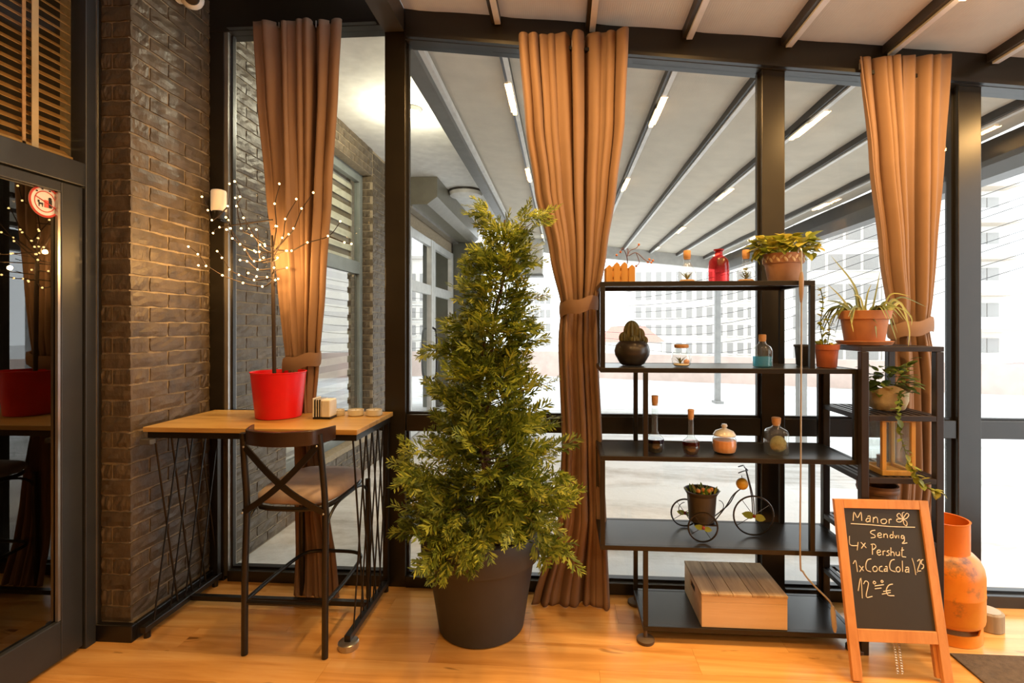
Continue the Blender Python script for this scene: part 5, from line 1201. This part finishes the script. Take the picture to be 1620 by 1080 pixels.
for s_ in ST:
    pts = [onplane(1300+x*200/1029, 770+y*210/1080, PB, Nv) for x, y in s_]
    q = bez(pts, 4) if len(pts) > 2 else pts
    g.tube(q, 0.0021, 5)
g.build('chalk_lettering', M['chalk'], bd)

# ================================================================== GAS CYLINDER
c = Vector((at(1493,1000,2.80).x, 2.80, 0)); GR = 0.168
gc = thing('gas_cylinder', 'worn orange gas cylinder beside the shelf stand', 'gas cylinder', c)
def gasmat():
    m, nt, b = nodes('worn_orange_paint'); v = coord(nt, (1,1,1)); n1 = noise(nt, v, 3.2, 8, 0.7); n2 = noise(nt, v, 2.0, 3)
    col = ramp(nt, n1, [(0.31,(0.16,0.07,0.03)), (0.38,(0.50,0.17,0.02)), (0.43,(0.80,0.22,0.010)), (0.7,(0.88,0.31,0.02))])
    nt.links.new(col, b.inputs['Base Color']); b.inputs['Roughness'].default_value = 0.36; return m
gmt = gasmat()
pr = [(GR*0.80,0.075),(GR*0.92,0.085),(GR*0.985,0.10),(GR,0.115),(GR,0.225),(GR*1.008,0.230),(GR*1.008,0.238),(GR,0.243),(GR,0.330),(GR*0.97,0.365),(GR*0.88,0.40),(GR*0.74,0.425),(GR*0.5,0.445),(GR*0.2,0.452)]
MB().lathe(pr, c, 56).build('tank', gmt, gc, smooth=40)
g = MB(); n = 56; vs = []; fs = []; rr = GR*0.93
for k in range(n):
    a = 2*PI*k/n; notch = 0.058 if (k % 14) not in (5,6,7,8) else 0.085
    for (r_, z) in ((rr,0.002),(rr,notch if True else 0),(rr-0.006,notch),(rr-0.006,0.002)): vs.append(c+Vector((r_*math.cos(a), r_*math.sin(a), z)))
for k in range(n):
    for q in range(4): fs.append((k*4+q, ((k+1)%n)*4+q, ((k+1)%n)*4+(q+1)%4, k*4+(q+1)%4))
g.add(vs, fs); g.build('foot_ring', gmt, gc, smooth=40)
g = MB(); rr = 0.108; vs = []; fs = []; n = 48
for k in range(n+1):
    a = 2.2+ (2*PI-0.9)*k/n
    for (r_, z) in ((rr,0.425),(rr,0.585),(rr+0.003,0.592),(rr-0.006,0.592),(rr-0.006,0.425)): vs.append(c+Vector((r_*math.cos(a), r_*math.sin(a), z)))
for k in range(n):
    for q in range(5): fs.append((k*5+q, (k+1)*5+q, (k+1)*5+(q+1)%5, k*5+(q+1)%5))
fs += [(4,3,2,1,0), tuple(n*5+q for q in range(5))]; g.add(vs, fs); g.build('collar', M['gas'], gc, smooth=40)
MB().lathe([(0.020,0.450),(0.020,0.500),(0.028,0.505),(0.028,0.525)], c, 18).build('valve', mk('brass',(0.5,0.33,0.10),rough=0.35,metal=0.8), gc, smooth=40)
# round block beside it
c = onz(1578, 1003); c.y += 0.055
t = thing('round_block', 'round weathered tan block on the floor by the gas cylinder', 'block', c)
MB().lathe([(0.060,0.001),(0.064,0.005),(0.064,0.090),(0.058,0.095)], c, 28).build('body', mk('weathered_tan',(0.42,0.33,0.21),(0.25,0.20,0.13),rough=0.8,scale=12,stretch=(3,3,0.3)), t, smooth=40)
MB().lathe([(0.05,0.0953),(0.05,0.0975)], c, 24).build('cap', mk('pale_cap',(0.55,0.45,0.32)), t)
# door mat
p = [onz(1497,1031,0), onz(1760,1040,0), onz(1760,1200,0), onz(1580,1160,0)]
p = [Vector((p[0].x,2.595,0)), Vector((3.1,2.595,0)), Vector((3.1,1.5,0)), Vector((p[0].x,1.5,0))]
g = MB(); g.hexa([q+Vector((0,0,0.0008)) for q in (p[3],p[2],p[1],p[0])], [q+Vector((0,0,0.010)) for q in (p[3],p[2],p[1],p[0])]); o = g.build('door_mat', mk('brown_mat',(0.17,0.115,0.065),(0.11,0.075,0.042),rough=0.95,scale=40,bmp=0.8,bscale=300), bevel=0.003); tag(o, 'flat brown mat in the bottom right corner of the floor', 'mat')
# awning crank rod hooked over the rack
YR = RY0-0.02
t = thing('awning_crank', 'thin bent crank rod with wooden grips hanging before the rack', 'crank', at(1268,440,YR))
rod = bez([at(1268,398,YR), at(1268,500,YR), at(1267,700,YR), at(1266,880,YR), at(1271,905,YR), at(1290,928,YR-0.02), at(1312,950,YR-0.04), at(1317,962,YR-0.04)], 6)
MB().tube(rod, 0.0042, 8).build('rod', mk('grey_rod',(0.45,0.42,0.38),rough=0.4,metal=0.4), t, smooth=60)
a = at(1268,430,YR); b = at(1267.5,478,YR); MB().tube([a, a.lerp(b,.2), a.lerp(b,.7), b], [0.006,0.0115,0.0105,0.005], 12).build('grip', mk('tan_grip',(0.30,0.22,0.17),rough=0.5), t, smooth=60)
a = at(1317,958,YR-0.04); b = at(1321,1000,YR-0.045); MB().tube([a, a.lerp(b,.2), a.lerp(b,.8), b], [0.006,0.0115,0.011,0.005], 12).build('grip', mk('pale_grip',(0.55,0.48,0.38),rough=0.5), t, smooth=60)
hk = arc(at(1268,398,YR)+Vector((0,0.02,0)), 0.02, PI, 0, 8, 'yz'); MB().tube(hk, 0.0042, 8).build('hook', M['silver'], t, smooth=60)
